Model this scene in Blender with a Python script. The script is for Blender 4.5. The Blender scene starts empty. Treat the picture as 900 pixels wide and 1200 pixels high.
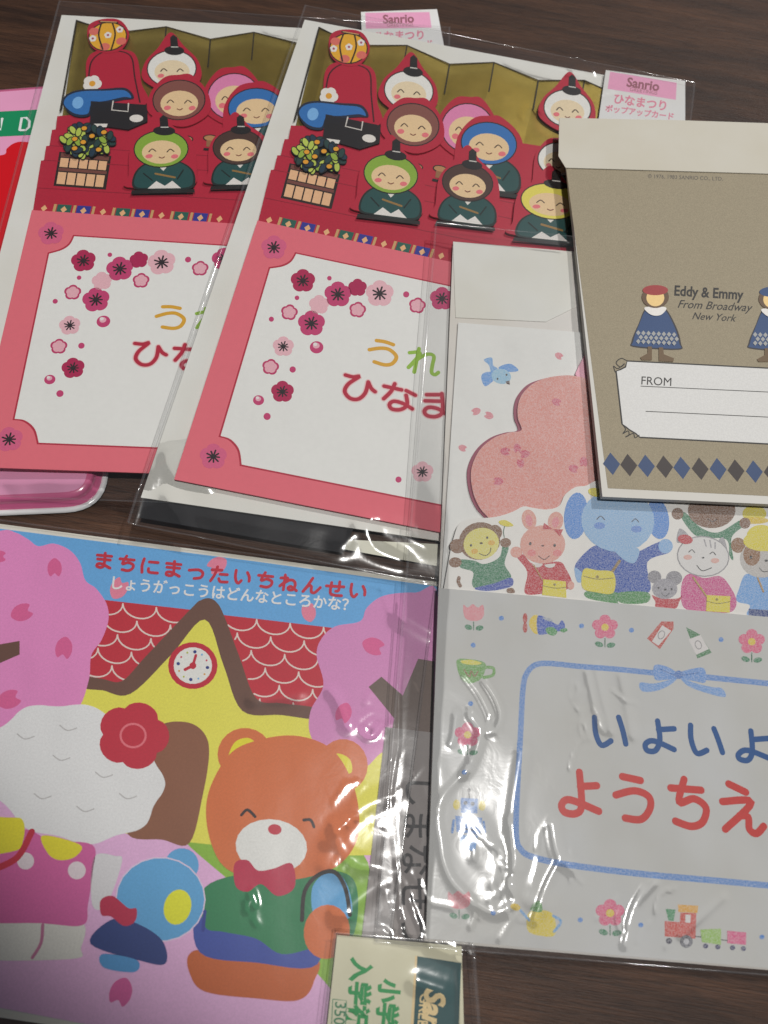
import bpy, math, random
from mathutils import Vector, Matrix, noise
R=math.radians
scene=bpy.context.scene
col=scene.collection
# ---------------------------------------------------------------- camera
H=0.24
RIGHT=Vector((0.98622309,0.15518722,0.05727949)); UP=Vector((-0.16542072,0.92521194,0.34149502)); FW=Vector((0.0,0.34626549,-0.93813656))
RIGHT.normalize(); UP=(UP-RIGHT*UP.dot(RIGHT)).normalized(); FW=UP.cross(RIGHT).normalized()
CAM=Vector((0,0,H)); F=900.0
cd=bpy.data.cameras.new('camera'); cam=bpy.data.objects.new('camera',cd); col.objects.link(cam)
cam.matrix_world=Matrix(((RIGHT.x,UP.x,-FW.x,CAM.x),(RIGHT.y,UP.y,-FW.y,CAM.y),(RIGHT.z,UP.z,-FW.z,CAM.z),(0,0,0,1)))
cd.sensor_fit='VERTICAL'; cd.sensor_height=36; cd.lens=36*F/1200; cd.clip_start=0.01; cd.clip_end=20
cd.dof.use_dof=True; cd.dof.focus_distance=0.262; cd.dof.aperture_fstop=14
scene.camera=cam
# ---------------------------------------------------------------- light
w=bpy.data.worlds.new("World"); scene.world=w; w.use_nodes=True
bg=w.node_tree.nodes['Background']; bg.inputs[0].default_value=(0.80,0.86,1.0,1); bg.inputs[1].default_value=0.11
def aim(o,p): o.rotation_euler=(Vector(p)-o.location).to_track_quat('-Z','Y').to_euler()
def spot(name,loc,target,power,rad,ang,blend,c):
    l=bpy.data.lights.new(name,'SPOT'); l.energy=power; l.shadow_soft_size=rad; l.spot_size=R(ang); l.spot_blend=blend; l.color=c; l.use_soft_falloff=True
    o=bpy.data.objects.new(name,l); col.objects.link(o); o.location=loc; aim(o,target); return o
LAMP_Z=1.7
def px_ray(x,y): return FW+RIGHT*((x-450)/F)+UP*((600-y)/F)
def px_floor(x,y):
    d=px_ray(x,y); return CAM+d*(-H/d.z)
_d=px_ray(486,1000); _p=px_floor(486,1000); _k=LAMP_Z/-_d.z
LAMP=(_p.x+_d.x*_k,_p.y+_d.y*_k,LAMP_Z)     # a round ceiling lamp nearly overhead
def beam(loc,target,inner,outer):      # beam width and edge softness so that it fades between two places on the table
    L=Vector(loc); t=(px_floor(*target)-L); g=lambda q: math.degrees(t.angle(px_floor(*q)-L))
    a,b=g(inner),g(outer); return 2*b,1-(a/b)**2
_a,_b=beam(LAMP,(860,120),(110,990),(40,1170)); print('beam',_a,_b)
spot('ceiling_lamp',LAMP,px_floor(860,120),54,0.024,_a,_b,(1.0,0.975,0.94))
_q=(1.30,2.00,3.0); _a,_b=beam(_q,(860,120),(110,990),(40,1170)); print('beam',_a,_b)
spot('hall_lamp',_q,px_floor(860,120),205,0.028,_a,_b,(1.0,0.98,0.95))
vs=scene.view_settings; vs.view_transform='Standard'; vs.look='None'; vs.exposure=0.10; vs.gamma=1.0; vs.use_curve_mapping=False
scene.cycles.max_bounces=10; scene.cycles.transparent_max_bounces=24; scene.cycles.caustics_reflective=False; scene.cycles.caustics_refractive=False
# ---------------------------------------------------------------- geometry helpers
def ray(x,y): return FW+RIGHT*((x-450)/F)+UP*((600-y)/F)
def onz(x,y,z):
    d=ray(x,y); return CAM+d*((z-H)/d.z)
class Frame:
    """a flat sheet's own axes; the anchors are three points of the sheet and the last two give its x direction"""
    def __init__(s,anchors,o,x):
        P=[onz(*a) for a in anchors]; n=(P[1]-P[0]).cross(P[2]-P[0]).normalized()
        if n.z<0: n=-n
        s.N=n; s.p=P[0]; s.O=Vector((0,0,0)); s.X=Vector((1,0,0)); s.Y=Vector((0,1,0))
        s.O=s.hit(*o); s.X=(s.hit(*x)-s.O).normalized(); s.Y=n.cross(s.X)
        s.M=Matrix(((s.X.x,s.Y.x,n.x,s.O.x),(s.X.y,s.Y.y,n.y,s.O.y),(s.X.z,s.Y.z,n.z,s.O.z),(0,0,0,1)))
    def hit(s,x,y,w=0):
        d=ray(x,y); q=s.p+s.N*w; t=(q-CAM).dot(s.N)/d.dot(s.N); return CAM+d*t
    def loc(s,x,y,w=0):
        v=s.hit(x,y,w)-s.O; return Vector((v.dot(s.X),v.dot(s.Y),w))
    def scale(s,x,y):
        return ((s.loc(x+1,y)-s.loc(x,y)).length+(s.loc(x,y+1)-s.loc(x,y)).length)/2
def T(pts,ox,oy,s): return [(ox+x/s,oy+y/s) for x,y in pts]
def smooth(p,closed,n=6):
    N=len(p); out=[]
    if N<3: return list(p)
    for i in range(N if closed else N-1):
        g=lambda k: p[k%N] if closed else p[min(max(k,0),N-1)]
        a,b,c,d=g(i-1),g(i),g(i+1),g(i+2)
        for j in range(n):
            t=j/n
            out.append(tuple(0.5*((2*b[q])+(-a[q]+c[q])*t+(2*a[q]-5*b[q]+4*c[q]-d[q])*t*t+(-a[q]+3*b[q]-3*c[q]+d[q])*t**3) for q in (0,1)))
    if not closed: out.append(tuple(p[-1]))
    return out
def lin(h):
    h=h.lstrip('#'); r=[]
    for i in (0,2,4):
        c=int(h[i:i+2],16)/255; r.append(c/12.92 if c<=0.04045 else ((c+0.055)/1.055)**2.4)
    return r
MATS={}
def nodes(m):
    m.use_nodes=True; nt=m.node_tree; return nt,nt.nodes['Principled BSDF']
def ink(h,kind='print'):
    """colour printed on (or dyed into) paper; h is its appearance where white paper looks c9c6c0"""
    k=(h,kind)
    if k in MATS: return MATS[k]
    m=bpy.data.materials.new('ink_'+h+'_'+kind); nt,b=nodes(m)
    _l=lin(h); _y=.3*_l[0]+.6*_l[1]+.1*_l[2]; _k=1.18+.24*min(1,_y/.45); c=[min(0.86,max(0.006,v*_k)) for v in _l]
    tc=nt.nodes.new('ShaderNodeTexCoord'); n1=nt.nodes.new('ShaderNodeTexNoise')
    n1.inputs['Scale'].default_value={'print':1800,'crayon':2700,'plain':500,'kraft':4200}[kind]; n1.inputs['Detail'].default_value=4
    nt.links.new(tc.outputs['Object'],n1.inputs['Vector'])
    mr=nt.nodes.new('ShaderNodeMapRange')
    mr.inputs['From Min'].default_value=0.36; mr.inputs['From Max'].default_value=0.68
    mix=nt.nodes.new('ShaderNodeMix'); mix.data_type='RGBA'
    if kind=='crayon':
        mr.inputs['To Min'].default_value=0.0; mr.inputs['To Max'].default_value=0.6
        c2=[v+(0.8-v)*0.70 for v in c]; c=[v*0.86 for v in c]
    elif kind=='kraft':
        mr.inputs['To Min'].default_value=0.0; mr.inputs['To Max'].default_value=1.0
        c2=[v*1.16 for v in c]; c=[v*0.84 for v in c]
    else:
        mr.inputs['To Min'].default_value=0.0; mr.inputs['To Max'].default_value=1.0
        _a=.012 if kind=='plain' else .05; c2=[v*(1+_a) for v in c]; c=[v*(1-_a) for v in c]
    nt.links.new(n1.outputs['Fac'],mr.inputs['Value']); nt.links.new(mr.outputs['Result'],mix.inputs['Factor'])
    mix.inputs['A'].default_value=(*c,1); mix.inputs['B'].default_value=(*c2,1)
    nt.links.new(mix.outputs['Result'],b.inputs['Base Color'])
    b.inputs['Roughness'].default_value=0.62 if kind!='print' else 0.5
    b.inputs['Specular IOR Level'].default_value=0.35
    bp=nt.nodes.new('ShaderNodeBump'); bp.inputs['Strength'].default_value=0.06; bp.inputs['Distance'].default_value=0.0001
    n2=nt.nodes.new('ShaderNodeTexNoise'); n2.inputs['Scale'].default_value=1400; n2.inputs['Detail'].default_value=3
    nt.links.new(tc.outputs['Object'],n2.inputs['Vector']); nt.links.new(n2.outputs['Fac'],bp.inputs['Height']); nt.links.new(bp.outputs['Normal'],b.inputs['Normal'])
    MATS[k]=m; return m
def paper(h='c9c6c0',kind='old'):
    """bare card stock: soft mottling, faint waves"""
    k=(h,'paper',kind)
    if k in MATS: return MATS[k]
    m=bpy.data.materials.new('paper_'+h); nt,b=nodes(m)
    c=[min(0.82,v*1.42) for v in lin(h)]
    tc=nt.nodes.new('ShaderNodeTexCoord'); n1=nt.nodes.new('ShaderNodeTexNoise'); n1.inputs['Scale'].default_value=28; n1.inputs['Detail'].default_value=6
    cr=nt.nodes.new('ShaderNodeValToRGB'); cr.color_ramp.elements[0].position=0.3; cr.color_ramp.elements[1].position=0.7
    cr.color_ramp.elements[0].color=(c[0]*.93,c[1]*.91,c[2]*.86,1); cr.color_ramp.elements[1].color=(*c,1)
    nt.links.new(tc.outputs['Object'],n1.inputs['Vector']); nt.links.new(n1.outputs['Fac'],cr.inputs[0]); nt.links.new(cr.outputs[0],b.inputs['Base Color'])
    b.inputs['Roughness'].default_value=0.7; b.inputs['Specular IOR Level'].default_value=0.3
    bp=nt.nodes.new('ShaderNodeBump'); bp.inputs['Strength'].default_value=0.35; bp.inputs['Distance'].default_value=0.0006
    n2=nt.nodes.new('ShaderNodeTexNoise'); n2.inputs['Scale'].default_value=22; n2.inputs['Detail'].default_value=6; n2.inputs['Distortion'].default_value=.6
    nt.links.new(tc.outputs['Object'],n2.inputs['Vector']); nt.links.new(n2.outputs['Fac'],bp.inputs['Height']); nt.links.new(bp.outputs['Normal'],b.inputs['Normal'])
    MATS[k]=m; return m
def gold():
    if 'gold' in MATS: return MATS['gold']
    m=bpy.data.materials.new('gold_foil'); nt,b=nodes(m)
    tc=nt.nodes.new('ShaderNodeTexCoord'); n=nt.nodes.new('ShaderNodeTexNoise'); n.inputs['Scale'].default_value=90; n.inputs['Detail'].default_value=6
    cr=nt.nodes.new('ShaderNodeValToRGB'); cr.color_ramp.elements[0].position=.3; cr.color_ramp.elements[1].position=.75
    cr.color_ramp.elements[0].color=(.30,.225,.045,1); cr.color_ramp.elements[1].color=(.40,.30,.07,1)
    nt.links.new(tc.outputs['Object'],n.inputs['Vector']); nt.links.new(n.outputs['Fac'],cr.inputs[0]); nt.links.new(cr.outputs[0],b.inputs['Base Color'])
    b.inputs['Metallic'].default_value=.8; b.inputs['Roughness'].default_value=.36
    bp=nt.nodes.new('ShaderNodeBump'); bp.inputs['Strength'].default_value=.2; bp.inputs['Distance'].default_value=.0004
    nt.links.new(n.outputs['Fac'],bp.inputs['Height']); nt.links.new(bp.outputs['Normal'],b.inputs['Normal'])
    MATS['gold']=m; return m
def gloss(name,h,rough=.2,metal=0.0,coat=.6):
    if name in MATS: return MATS[name]
    m=bpy.data.materials.new(name); nt,b=nodes(m); c=[min(.85,v*1.42) for v in lin(h)]
    tc=nt.nodes.new('ShaderNodeTexCoord'); n=nt.nodes.new('ShaderNodeTexNoise'); n.inputs['Scale'].default_value=120
    nt.links.new(tc.outputs['Object'],n.inputs['Vector'])
    mix=nt.nodes.new('ShaderNodeMix'); mix.data_type='RGBA'; mix.inputs['A'].default_value=(*[v*.93 for v in c],1); mix.inputs['B'].default_value=(*c,1)
    nt.links.new(n.outputs['Fac'],mix.inputs['Factor']); nt.links.new(mix.outputs['Result'],b.inputs['Base Color'])
    b.inputs['Roughness'].default_value=rough; b.inputs['Metallic'].default_value=metal; b.inputs['Coat Weight'].default_value=coat; b.inputs['Coat Roughness'].default_value=.15
    MATS[name]=m; return m
def film(name,haze=0.007,rough=0.135,boost=1.0):
    if name in MATS: return MATS[name]
    m=bpy.data.materials.new(name); m.use_nodes=True; nt=m.node_tree; nt.nodes.clear()
    out=nt.nodes.new('ShaderNodeOutputMaterial'); tr=nt.nodes.new('ShaderNodeBsdfTransparent'); tr.inputs[0].default_value=(.985,.985,.984,1)
    df=nt.nodes.new('ShaderNodeBsdfDiffuse'); df.inputs[0].default_value=(.75,.75,.76,1)
    gl=nt.nodes.new('ShaderNodeBsdfGlossy'); gl.inputs['Roughness'].default_value=rough
    fr=nt.nodes.new('ShaderNodeFresnel'); fr.inputs['IOR'].default_value=1.5
    tc=nt.nodes.new('ShaderNodeTexCoord'); n=nt.nodes.new('ShaderNodeTexNoise'); n.inputs['Scale'].default_value=130; n.inputs['Detail'].default_value=3; n.inputs['Distortion'].default_value=1.2
    bp=nt.nodes.new('ShaderNodeBump'); bp.inputs['Strength'].default_value=.12; bp.inputs['Distance'].default_value=.0003
    nt.links.new(tc.outputs['Object'],n.inputs['Vector']); nt.links.new(n.outputs['Fac'],bp.inputs['Height']); nt.links.new(bp.outputs['Normal'],gl.inputs['Normal'])
    mul=nt.nodes.new('ShaderNodeMath'); mul.operation='MULTIPLY'; mul.inputs[1].default_value=1.35*boost; mul.use_clamp=True
    nt.links.new(fr.outputs[0],mul.inputs[0])
    m1=nt.nodes.new('ShaderNodeMixShader'); m1.inputs[0].default_value=haze; nt.links.new(tr.outputs[0],m1.inputs[1]); nt.links.new(df.outputs[0],m1.inputs[2])
    m2=nt.nodes.new('ShaderNodeMixShader'); nt.links.new(mul.outputs[0],m2.inputs[0]); nt.links.new(m1.outputs[0],m2.inputs[1]); nt.links.new(gl.outputs[0],m2.inputs[2])
    nt.links.new(m2.outputs[0],out.inputs[0]); MATS[name]=m; return m
# ---------------------------------------------------------------- object helpers
def mesh_obj(name,v,f,mats,parent=None,mi=None,smooth_shade=False):
    me=bpy.data.meshes.new(name); me.from_pydata([tuple(p) for p in v],[],f)
    for m in mats: me.materials.append(m)
    if mi: me.polygons.foreach_set('material_index',mi)
    if smooth_shade: me.polygons.foreach_set('use_smooth',[True]*len(f))
    me.update(); o=bpy.data.objects.new(name,me); col.objects.link(o)
    if parent: o.parent=parent
    return o
def thing(name,frame,label,cat,group=None):
    o=bpy.data.objects.new(name,None); o.empty_display_size=.01; col.objects.link(o); o.matrix_world=frame.M if frame else Matrix()
    o['label']=label; o['category']=cat
    if group: o['group']=group
    return o
def solid(name,fr,pts,w,th,mat,parent,local=False,label=None,edge=None):
    """a sheet of card: outline pts, top at height w, thickness th"""
    P=[Vector((p[0],p[1],w)) for p in pts] if local else [fr.loc(x,y,w) for x,y in pts]
    a=sum(P[i].x*P[(i+1)%len(P)].y-P[(i+1)%len(P)].x*P[i].y for i in range(len(P)))
    if a<0: P.reverse()
    n=len(P); B=[Vector((p.x,p.y,w-th)) for p in P]
    f=[tuple(range(n)),tuple(range(2*n-1,n-1,-1))]+[(i,n+i,n+(i+1)%n,(i+1)%n) for i in range(n)]
    mats=[mat]+([edge] if edge else []); mi=[0,0]+[1 if edge else 0]*n
    o=mesh_obj(name,P+B,f,mats,parent,mi)
    if label: o['label']=label
    return o
STEP=8e-6
class Art:
    """a printed motif: flat inked shapes, each a hair above the one below"""
    def __init__(s,fr,w,lv=1,ox=0,oy=0,sc=1.0,kind='print'):
        s.fr=fr; s.w=w; s.lv=lv; s.v=[]; s.f=[]; s.mi=[]; s.m=[]; s.ox=ox; s.oy=oy; s.sc=sc; s.kind=kind
    def P(s,p): return (s.ox+p[0]/s.sc,s.oy+p[1]/s.sc)
    def _m(s,c):
        m=c if not isinstance(c,str) else ink(c,s.kind)
        if m not in s.m: s.m.append(m)
        return s.m.index(m)
    def poly(s,pts,c,sm=False,n=6):
        if sm: pts=smooth(pts,True,n)
        q=[s.P(p) for p in pts]; w=s.w+s.lv*STEP; s.lv+=1
        Q=[s.fr.loc(x,y,w) for x,y in q]
        a=sum(Q[i].x*Q[(i+1)%len(Q)].y-Q[(i+1)%len(Q)].x*Q[i].y for i in range(len(Q)))
        if a<0: Q.reverse()
        b=len(s.v); s.v+=Q; s.f.append(tuple(range(b,b+len(Q)))); s.mi.append(s._m(c)); return s
    def ell(s,cx,cy,rx,ry,c,rot=0,n=22,a0=0,a1=360):
        r=R(rot); pts=[]
        full=abs(a1-a0)>=360
        for i in range(n if full else n+1):
            t=R(a0+(a1-a0)*i/n); x=rx*math.cos(t); y=ry*math.sin(t)
            pts.append((cx+x*math.cos(r)-y*math.sin(r),cy+x*math.sin(r)+y*math.cos(r)))
        return s.poly(pts,c)
    def line(s,pts,wd,c,sm=True,closed=False,n=6):
        """stroke with round ends; wd in the same units as pts"""
        if sm and len(pts)>2: pts=smooth(pts,closed,n)
        q=[s.P(p) for p in pts]
        if closed: q=q+[q[0]]
        w0=s.w+s.lv*STEP; s.lv+=1; L=[s.fr.loc(x,y,w0) for x,y in q]; hw=wd/s.sc*s.fr.scale(*q[0])/2
        L2=[L[0]]
        for p in L[1:]:
            if (p-L2[-1]).length>1e-7: L2.append(p)
        L=L2; n_=len(L)
        if n_<2: return s
        b=len(s.v); k=s._m(c); z=lambda i: Vector((0,0,STEP*.85*i/n_))
        for i,p in enumerate(L):
            if closed: d=(L[1]-L[0] if i in (0,n_-1) else L[i+1]-L[i-1])
            else: d=(L[min(i+1,n_-1)]-L[max(i-1,0)])
            d.z=0; d.normalize(); nn=Vector((-d.y,d.x,0))*hw; s.v+=[p+nn+z(i),p-nn+z(i)]
        for i in range(n_-1): s.f.append((b+2*i,b+2*i+1,b+2*i+3,b+2*i+2)); s.mi.append(k)
        if not closed:
            for e,(p,d) in enumerate(((L[0],L[0]-L[1]),(L[-1],L[-1]-L[-2]))):
                d.z=0; d.normalize(); nn=Vector((-d.y,d.x,0)); b=len(s.v); zz=z(0 if e==0 else n_-1)
                for j in range(9):
                    t=math.pi*j/8; s.v.append(p+nn*(hw*math.cos(t))+d*(hw*math.sin(t))+zz)
                s.f.append(tuple(range(b+8,b-1,-1))); s.mi.append(k)
        return s
    def text(s,body,o,ex,c,size=1.0,ey=None,bold=0.0,shear=0.0,stretch=1.0):
        """body set along ex (a vector whose length is the wanted text length), letters standing up along ey"""
        cu=bpy.data.curves.new('t','FONT'); cu.body=body; cu.offset=bold; cu.shear=shear; cu.resolution_u=3
        to=bpy.data.objects.new('t',cu); col.objects.link(to); bpy.context.view_layer.update()
        me=bpy.data.meshes.new_from_object(to.evaluated_get(bpy.context.evaluated_depsgraph_get()))
        xs=[v.co.x for v in me.vertices]
        if xs:
            x0,x1=min(xs),max(xs); L=math.hypot(*ex); ux=(ex[0]/(x1-x0),ex[1]/(x1-x0)); k=L/(x1-x0)*stretch
            if ey is None: ey=(ex[1]/L,-ex[0]/L)
            l2=math.hypot(*ey); uy=(ey[0]/l2*k,ey[1]/l2*k)
            w0=s.w+s.lv*STEP; s.lv+=1; b=len(s.v); mi=s._m(c)
            for v in me.vertices:
                x,y=v.co.x-x0,v.co.y; px,py=s.P((o[0]+ux[0]*x+uy[0]*y,o[1]+ux[1]*x+uy[1]*y)); s.v.append(s.fr.loc(px,py,w0))
            for p in me.polygons: s.f.append(tuple(b+i for i in p.vertices)); s.mi.append(mi)
        bpy.data.objects.remove(to); bpy.data.curves.remove(cu); bpy.data.meshes.remove(me); return s
    def build(s,name,parent,label=None):
        o=mesh_obj(name,s.v,s.f,s.m,parent,s.mi)
        if label: o['label']=label
        return o
KANA={
'い':[[(14,15),(14,50),(22,78),(34,86),(46,70)],[(72,20),(84,44),(86,68)]],
'う':[[(34,10),(66,16)],[(20,40),(50,32),(76,38),(80,60),(62,84),(36,92)]],
'ち':[[(12,28),(84,26)],[(44,8),(28,54),(56,44),(82,54),(80,76),(60,90),(30,88)]],
'に':[[(16,12),(10,50),(14,90)],[(44,26),(88,24)],[(44,64),(50,84),(92,84)]],
'ま':[[(14,22),(86,20)],[(18,44),(82,42)],[(52,6),(54,74),(40,90),(20,86),(22,72),(44,70),(86,88)]],
'っ':[[(14,46),(62,38),(84,54),(76,80),(44,90)]],
'た':[[(10,28),(60,24)],[(36,8),(28,50),(10,92)],[(54,48),(90,46)],[(50,74),(60,90),(94,88)]],
'ね':[[(28,8),(28,94)],[(8,28),(44,26),(8,74)],[(8,74),(50,36),(74,36),(84,56),(78,84),(60,90),(50,80),(64,70),(94,90)]],
'ん':[[(50,8),(32,48),(10,90)],[(10,90),(34,54),(48,56),(52,86),(70,88),(94,56)]],
'せ':[[(6,42),(94,36)],[(70,10),(70,58),(56,66)],[(30,20),(30,78),(50,90),(88,88)]],
}
def kana(a,ch,o,ex,ey,wd,c):
    for st in KANA[ch]:
        a.line([(o[0]+x/100*ex[0]+y/100*ey[0],o[1]+x/100*ex[1]+y/100*ey[1]) for x,y in st],wd,c)
def ridge_height(x,y,pts,width):
    best=1e9
    for i in range(len(pts)-1):
        ax,ay=pts[i]; bx,by=pts[i+1]; dx,dy=bx-ax,by-ay; l=dx*dx+dy*dy
        t=max(0,min(1,((x-ax)*dx+(y-ay)*dy)/l)); d=math.hypot(x-ax-t*dx,y-ay-t*dy)
        if d<best: best=d
    return best/width
def crinkles(seed,regions):
    r=random.Random(seed); out=[]
    for x0,y0,x1,y1,n,ang,ln in regions:
        for _ in range(n):
            x,y=r.uniform(x0,x1),r.uniform(y0,y1); a=R(ang+r.gauss(0,28)); l=ln*r.uniform(.5,1.4); k=r.gauss(0,.25)
            out.append(([(x,y),(x+l*.5*math.cos(a),y+l*.5*math.sin(a)),(x+l*math.cos(a+k),y+l*math.sin(a+k))],r.uniform(.00028,.0007),r.uniform(.00004,.00014)))
    return out
def sleeve(name,fr,quad,w,parent,ridges=(),nu=110,nv=150,mat=None,amp=.00025,freq=38,drop=None,rim=.00042,seed=0,label=None):
    """clear plastic film over a packet: a fine sheet with creases, a welded rim along its sides"""
    Q=[fr.loc(x,y,w) for x,y in quad]      # top-left, top-right, bottom-right, bottom-left
    V=[]
    rl=[([tuple(fr.loc(x,y,w)[:2]) for x,y in smooth(p,False,4)],wd,am) for p,wd,am in ridges]
    bb=[(min(p[0] for p in r[0])-3*r[1],max(p[0] for p in r[0])+3*r[1],min(p[1] for p in r[0])-3*r[1],max(p[1] for p in r[0])+3*r[1]) for r in rl]
    for j in range(nv+1):
        for i in range(nu+1):
            s_,t_=i/nu,j/nv
            p=Q[0].lerp(Q[1],s_).lerp(Q[3].lerp(Q[2],s_),t_)
            h=amp*noise.noise(Vector((p.x*freq,p.y*freq*.7,seed)))+amp*.35*noise.noise(Vector((p.x*freq*3.1,p.y*freq*2.2,seed+5)))
            for (pp,wd,am),b in zip(rl,bb):
                if b[0]<p.x<b[1] and b[2]<p.y<b[3]:
                    d=ridge_height(p.x,p.y,pp,wd)
                    if d<3: h+=am*math.exp(-d*d)
            if drop: h+=drop(p)
            V.append(Vector((p.x,p.y,w+h)))
    f=[(j*(nu+1)+i,(j+1)*(nu+1)+i,(j+1)*(nu+1)+i+1,j*(nu+1)+i+1) for j in range(nv) for i in range(nu)]
    m=mat or film('clear_film')
    o=mesh_obj(name,V,f,[m],parent,None,True)
    if label: o['label']=label
    # welded rim: a narrow rounded bead along each side
    rv=[];rf=[]
    def bead(idx,r):
        b=len(rv); k=len(idx)
        for a in range(k):
            p=V[idx[a]]; d=(V[idx[min(a+1,k-1)]]-V[idx[max(a-1,0)]]).normalized(); n=Vector((-d.y,d.x,0)).normalized()
            for q in range(5):
                t=math.pi*q/4; rv.append(p+n*(r*math.cos(t))+Vector((0,0,.0001+r*.55*math.sin(t))))
        for a in range(k-1):
            for q in range(4): rf.append((b+a*5+q,b+a*5+q+1,b+(a+1)*5+q+1,b+(a+1)*5+q))
    if rim:
        bead([j*(nu+1) for j in range(nv+1)],rim); bead([j*(nu+1)+nu for j in range(nv+1)],rim)
        bead(list(range(nu+1)),rim*.6); bead([nv*(nu+1)+i for i in range(nu+1)],rim*.6)
        mesh_obj('welded_seam',rv,rf,[film('seam_film',.05,.10,1.6)],o,None,True)
    return o
# ================================================================ setting: the dark wood surface
def wood():
    m=bpy.data.materials.new('dark_walnut'); nt,b=nodes(m); N=nt.nodes; L=nt.links
    tc=N.new('ShaderNodeTexCoord'); mp=N.new('ShaderNodeMapping'); mp.inputs['Rotation'].default_value=(0,0,R(-7)); mp.inputs['Scale'].default_value=(1,13,1)
    L.new(tc.outputs['Object'],mp.inputs['Vector'])
    n1=N.new('ShaderNodeTexNoise'); n1.inputs['Scale'].default_value=9; n1.inputs['Detail'].default_value=9; n1.inputs['Roughness'].default_value=.62; n1.inputs['Distortion'].default_value=.5
    L.new(mp.outputs[0],n1.inputs['Vector'])
    mp2=N.new('ShaderNodeMapping'); mp2.inputs['Rotation'].default_value=(0,0,R(-7)); mp2.inputs['Scale'].default_value=(1,26,1); L.new(tc.outputs['Object'],mp2.inputs['Vector'])
    n2=N.new('ShaderNodeTexNoise'); n2.inputs['Scale'].default_value=75; n2.inputs['Detail'].default_value=5; n2.inputs['Roughness'].default_value=.7; L.new(mp2.outputs[0],n2.inputs['Vector'])
    cr=N.new('ShaderNodeValToRGB'); e=cr.color_ramp.elements; e[0].position=.32; e[0].color=(.028,.012,.006,1); e[1].position=.70; e[1].color=(.105,.046,.022,1)
    x=e.new(.5); x.color=(.058,.025,.012,1)
    L.new(n1.outputs['Fac'],cr.inputs[0])
    mx=N.new('ShaderNodeMix'); mx.data_type='RGBA'; mx.blend_type='MULTIPLY'; mx.inputs['Factor'].default_value=.8
    cr2=N.new('ShaderNodeValToRGB'); cr2.color_ramp.elements[0].position=.36; cr2.color_ramp.elements[0].color=(.26,.24,.23,1); cr2.color_ramp.elements[1].position=.56; cr2.color_ramp.elements[1].color=(1,1,1,1)
    L.new(n2.outputs['Fac'],cr2.inputs[0]); L.new(cr.outputs[0],mx.inputs['A']); L.new(cr2.outputs[0],mx.inputs['B']); L.new(mx.outputs['Result'],b.inputs['Base Color'])
    b.inputs['Roughness'].default_value=.5; b.inputs['Specular IOR Level'].default_value=.36
    bp=N.new('ShaderNodeBump'); bp.inputs['Strength'].default_value=.5; bp.inputs['Distance'].default_value=.0004; L.new(n2.outputs['Fac'],bp.inputs['Height']); L.new(bp.outputs['Normal'],b.inputs['Normal'])
    return m
g=mesh_obj('table_top',[(-1.2,-1.2,0),(1.2,-1.2,0),(1.2,1.6,0),(-1.2,1.6,0),(-1.2,-1.2,-.03),(1.2,-1.2,-.03),(1.2,1.6,-.03),(-1.2,1.6,-.03)],
    [(0,1,2,3),(7,6,5,4),(0,4,5,1),(1,5,6,2),(2,6,7,3),(3,7,4,0)],[wood()]); g['kind']='structure'; g['label']='dark brown wood surface with fine grain'
# ================================================================ pink tin
FT=Frame([(0,548,.0052),(100,500,.0052),(0,100,.0052)],(0,560),(100,556))
tin=thing('tin_box',None,'pink tin box with white rolled rim and green lettered band under the plum card packet','tin')
FT0=Frame([(0,548,0),(100,500,0),(0,100,0)],(0,560),(100,556))
def round_outline(fr,corners,r,w):
    P=[fr.loc(x,y,w) for x,y in corners]; out=[]
    for i,p in enumerate(P):
        a=(P[i-1]-p).normalized(); c=(P[(i+1)%len(P)]-p).normalized()
        for k in range(9):
            t=k/8; q0=p+a*r; q1=p+c*r; out.append(q0.lerp(p,t).lerp(p.lerp(q1,t),t))
    return out
tin.matrix_world=FT.M
base=round_outline(FT,[(-150,108),(165,84),(117,592),(-150,604)],.012,0)
def offset(P,d):
    c=sum(P,Vector())/len(P); out=[]
    n=len(P)
    for i in range(n):
        t=(P[(i+1)%n]-P[i-1]); t.z=0
        t=t.normalized() if t.length>1e-9 else Vector((1,0,0)); nn=Vector((t.y,-t.x,0))
        if nn.dot(P[i]-c)<0: nn=-nn
        out.append(P[i]+nn*d)
    return out
def loft(name,rings,mat,parent,cap=True):
    n=len(rings[0]); v=[p for r in rings for p in r]; f=[]
    for k in range(len(rings)-1):
        for i in range(n): f.append((k*n+i,k*n+(i+1)%n,(k+1)*n+(i+1)%n,(k+1)*n+i))
    if cap: f.append(tuple(range((len(rings)-1)*n,len(rings)*n)))
    return mesh_obj(name,v,f,[mat],parent,None,True)
def ring(d,z): return [Vector((p.x,p.y,z)) for p in offset(base,d)]
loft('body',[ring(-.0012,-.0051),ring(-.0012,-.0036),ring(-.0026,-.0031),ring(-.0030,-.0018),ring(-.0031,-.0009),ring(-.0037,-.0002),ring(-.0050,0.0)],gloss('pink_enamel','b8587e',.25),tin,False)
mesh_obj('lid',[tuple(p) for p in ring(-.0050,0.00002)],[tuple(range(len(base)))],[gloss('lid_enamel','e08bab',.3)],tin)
rim=[]
for k in range(9):
    a=2*math.pi*k/8; rim.append(ring(-.0005+.0010*math.cos(a),-.0041+.0009*math.sin(a)))
loft('rolled_rim',rim,gloss('white_enamel','d4d4e4',.22),tin,False)
a=Art(FT,.00004,1); a.m=[]
a.poly([(-60,134),(60,127.5),(52,157.5),(-60,163)],gloss('green_enamel','0f7a4e',.3)); a.build('green_band',tin)
a=Art(FT,.00004,3)
wh=gloss('white_letter','e8e4e0',.3)
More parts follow.
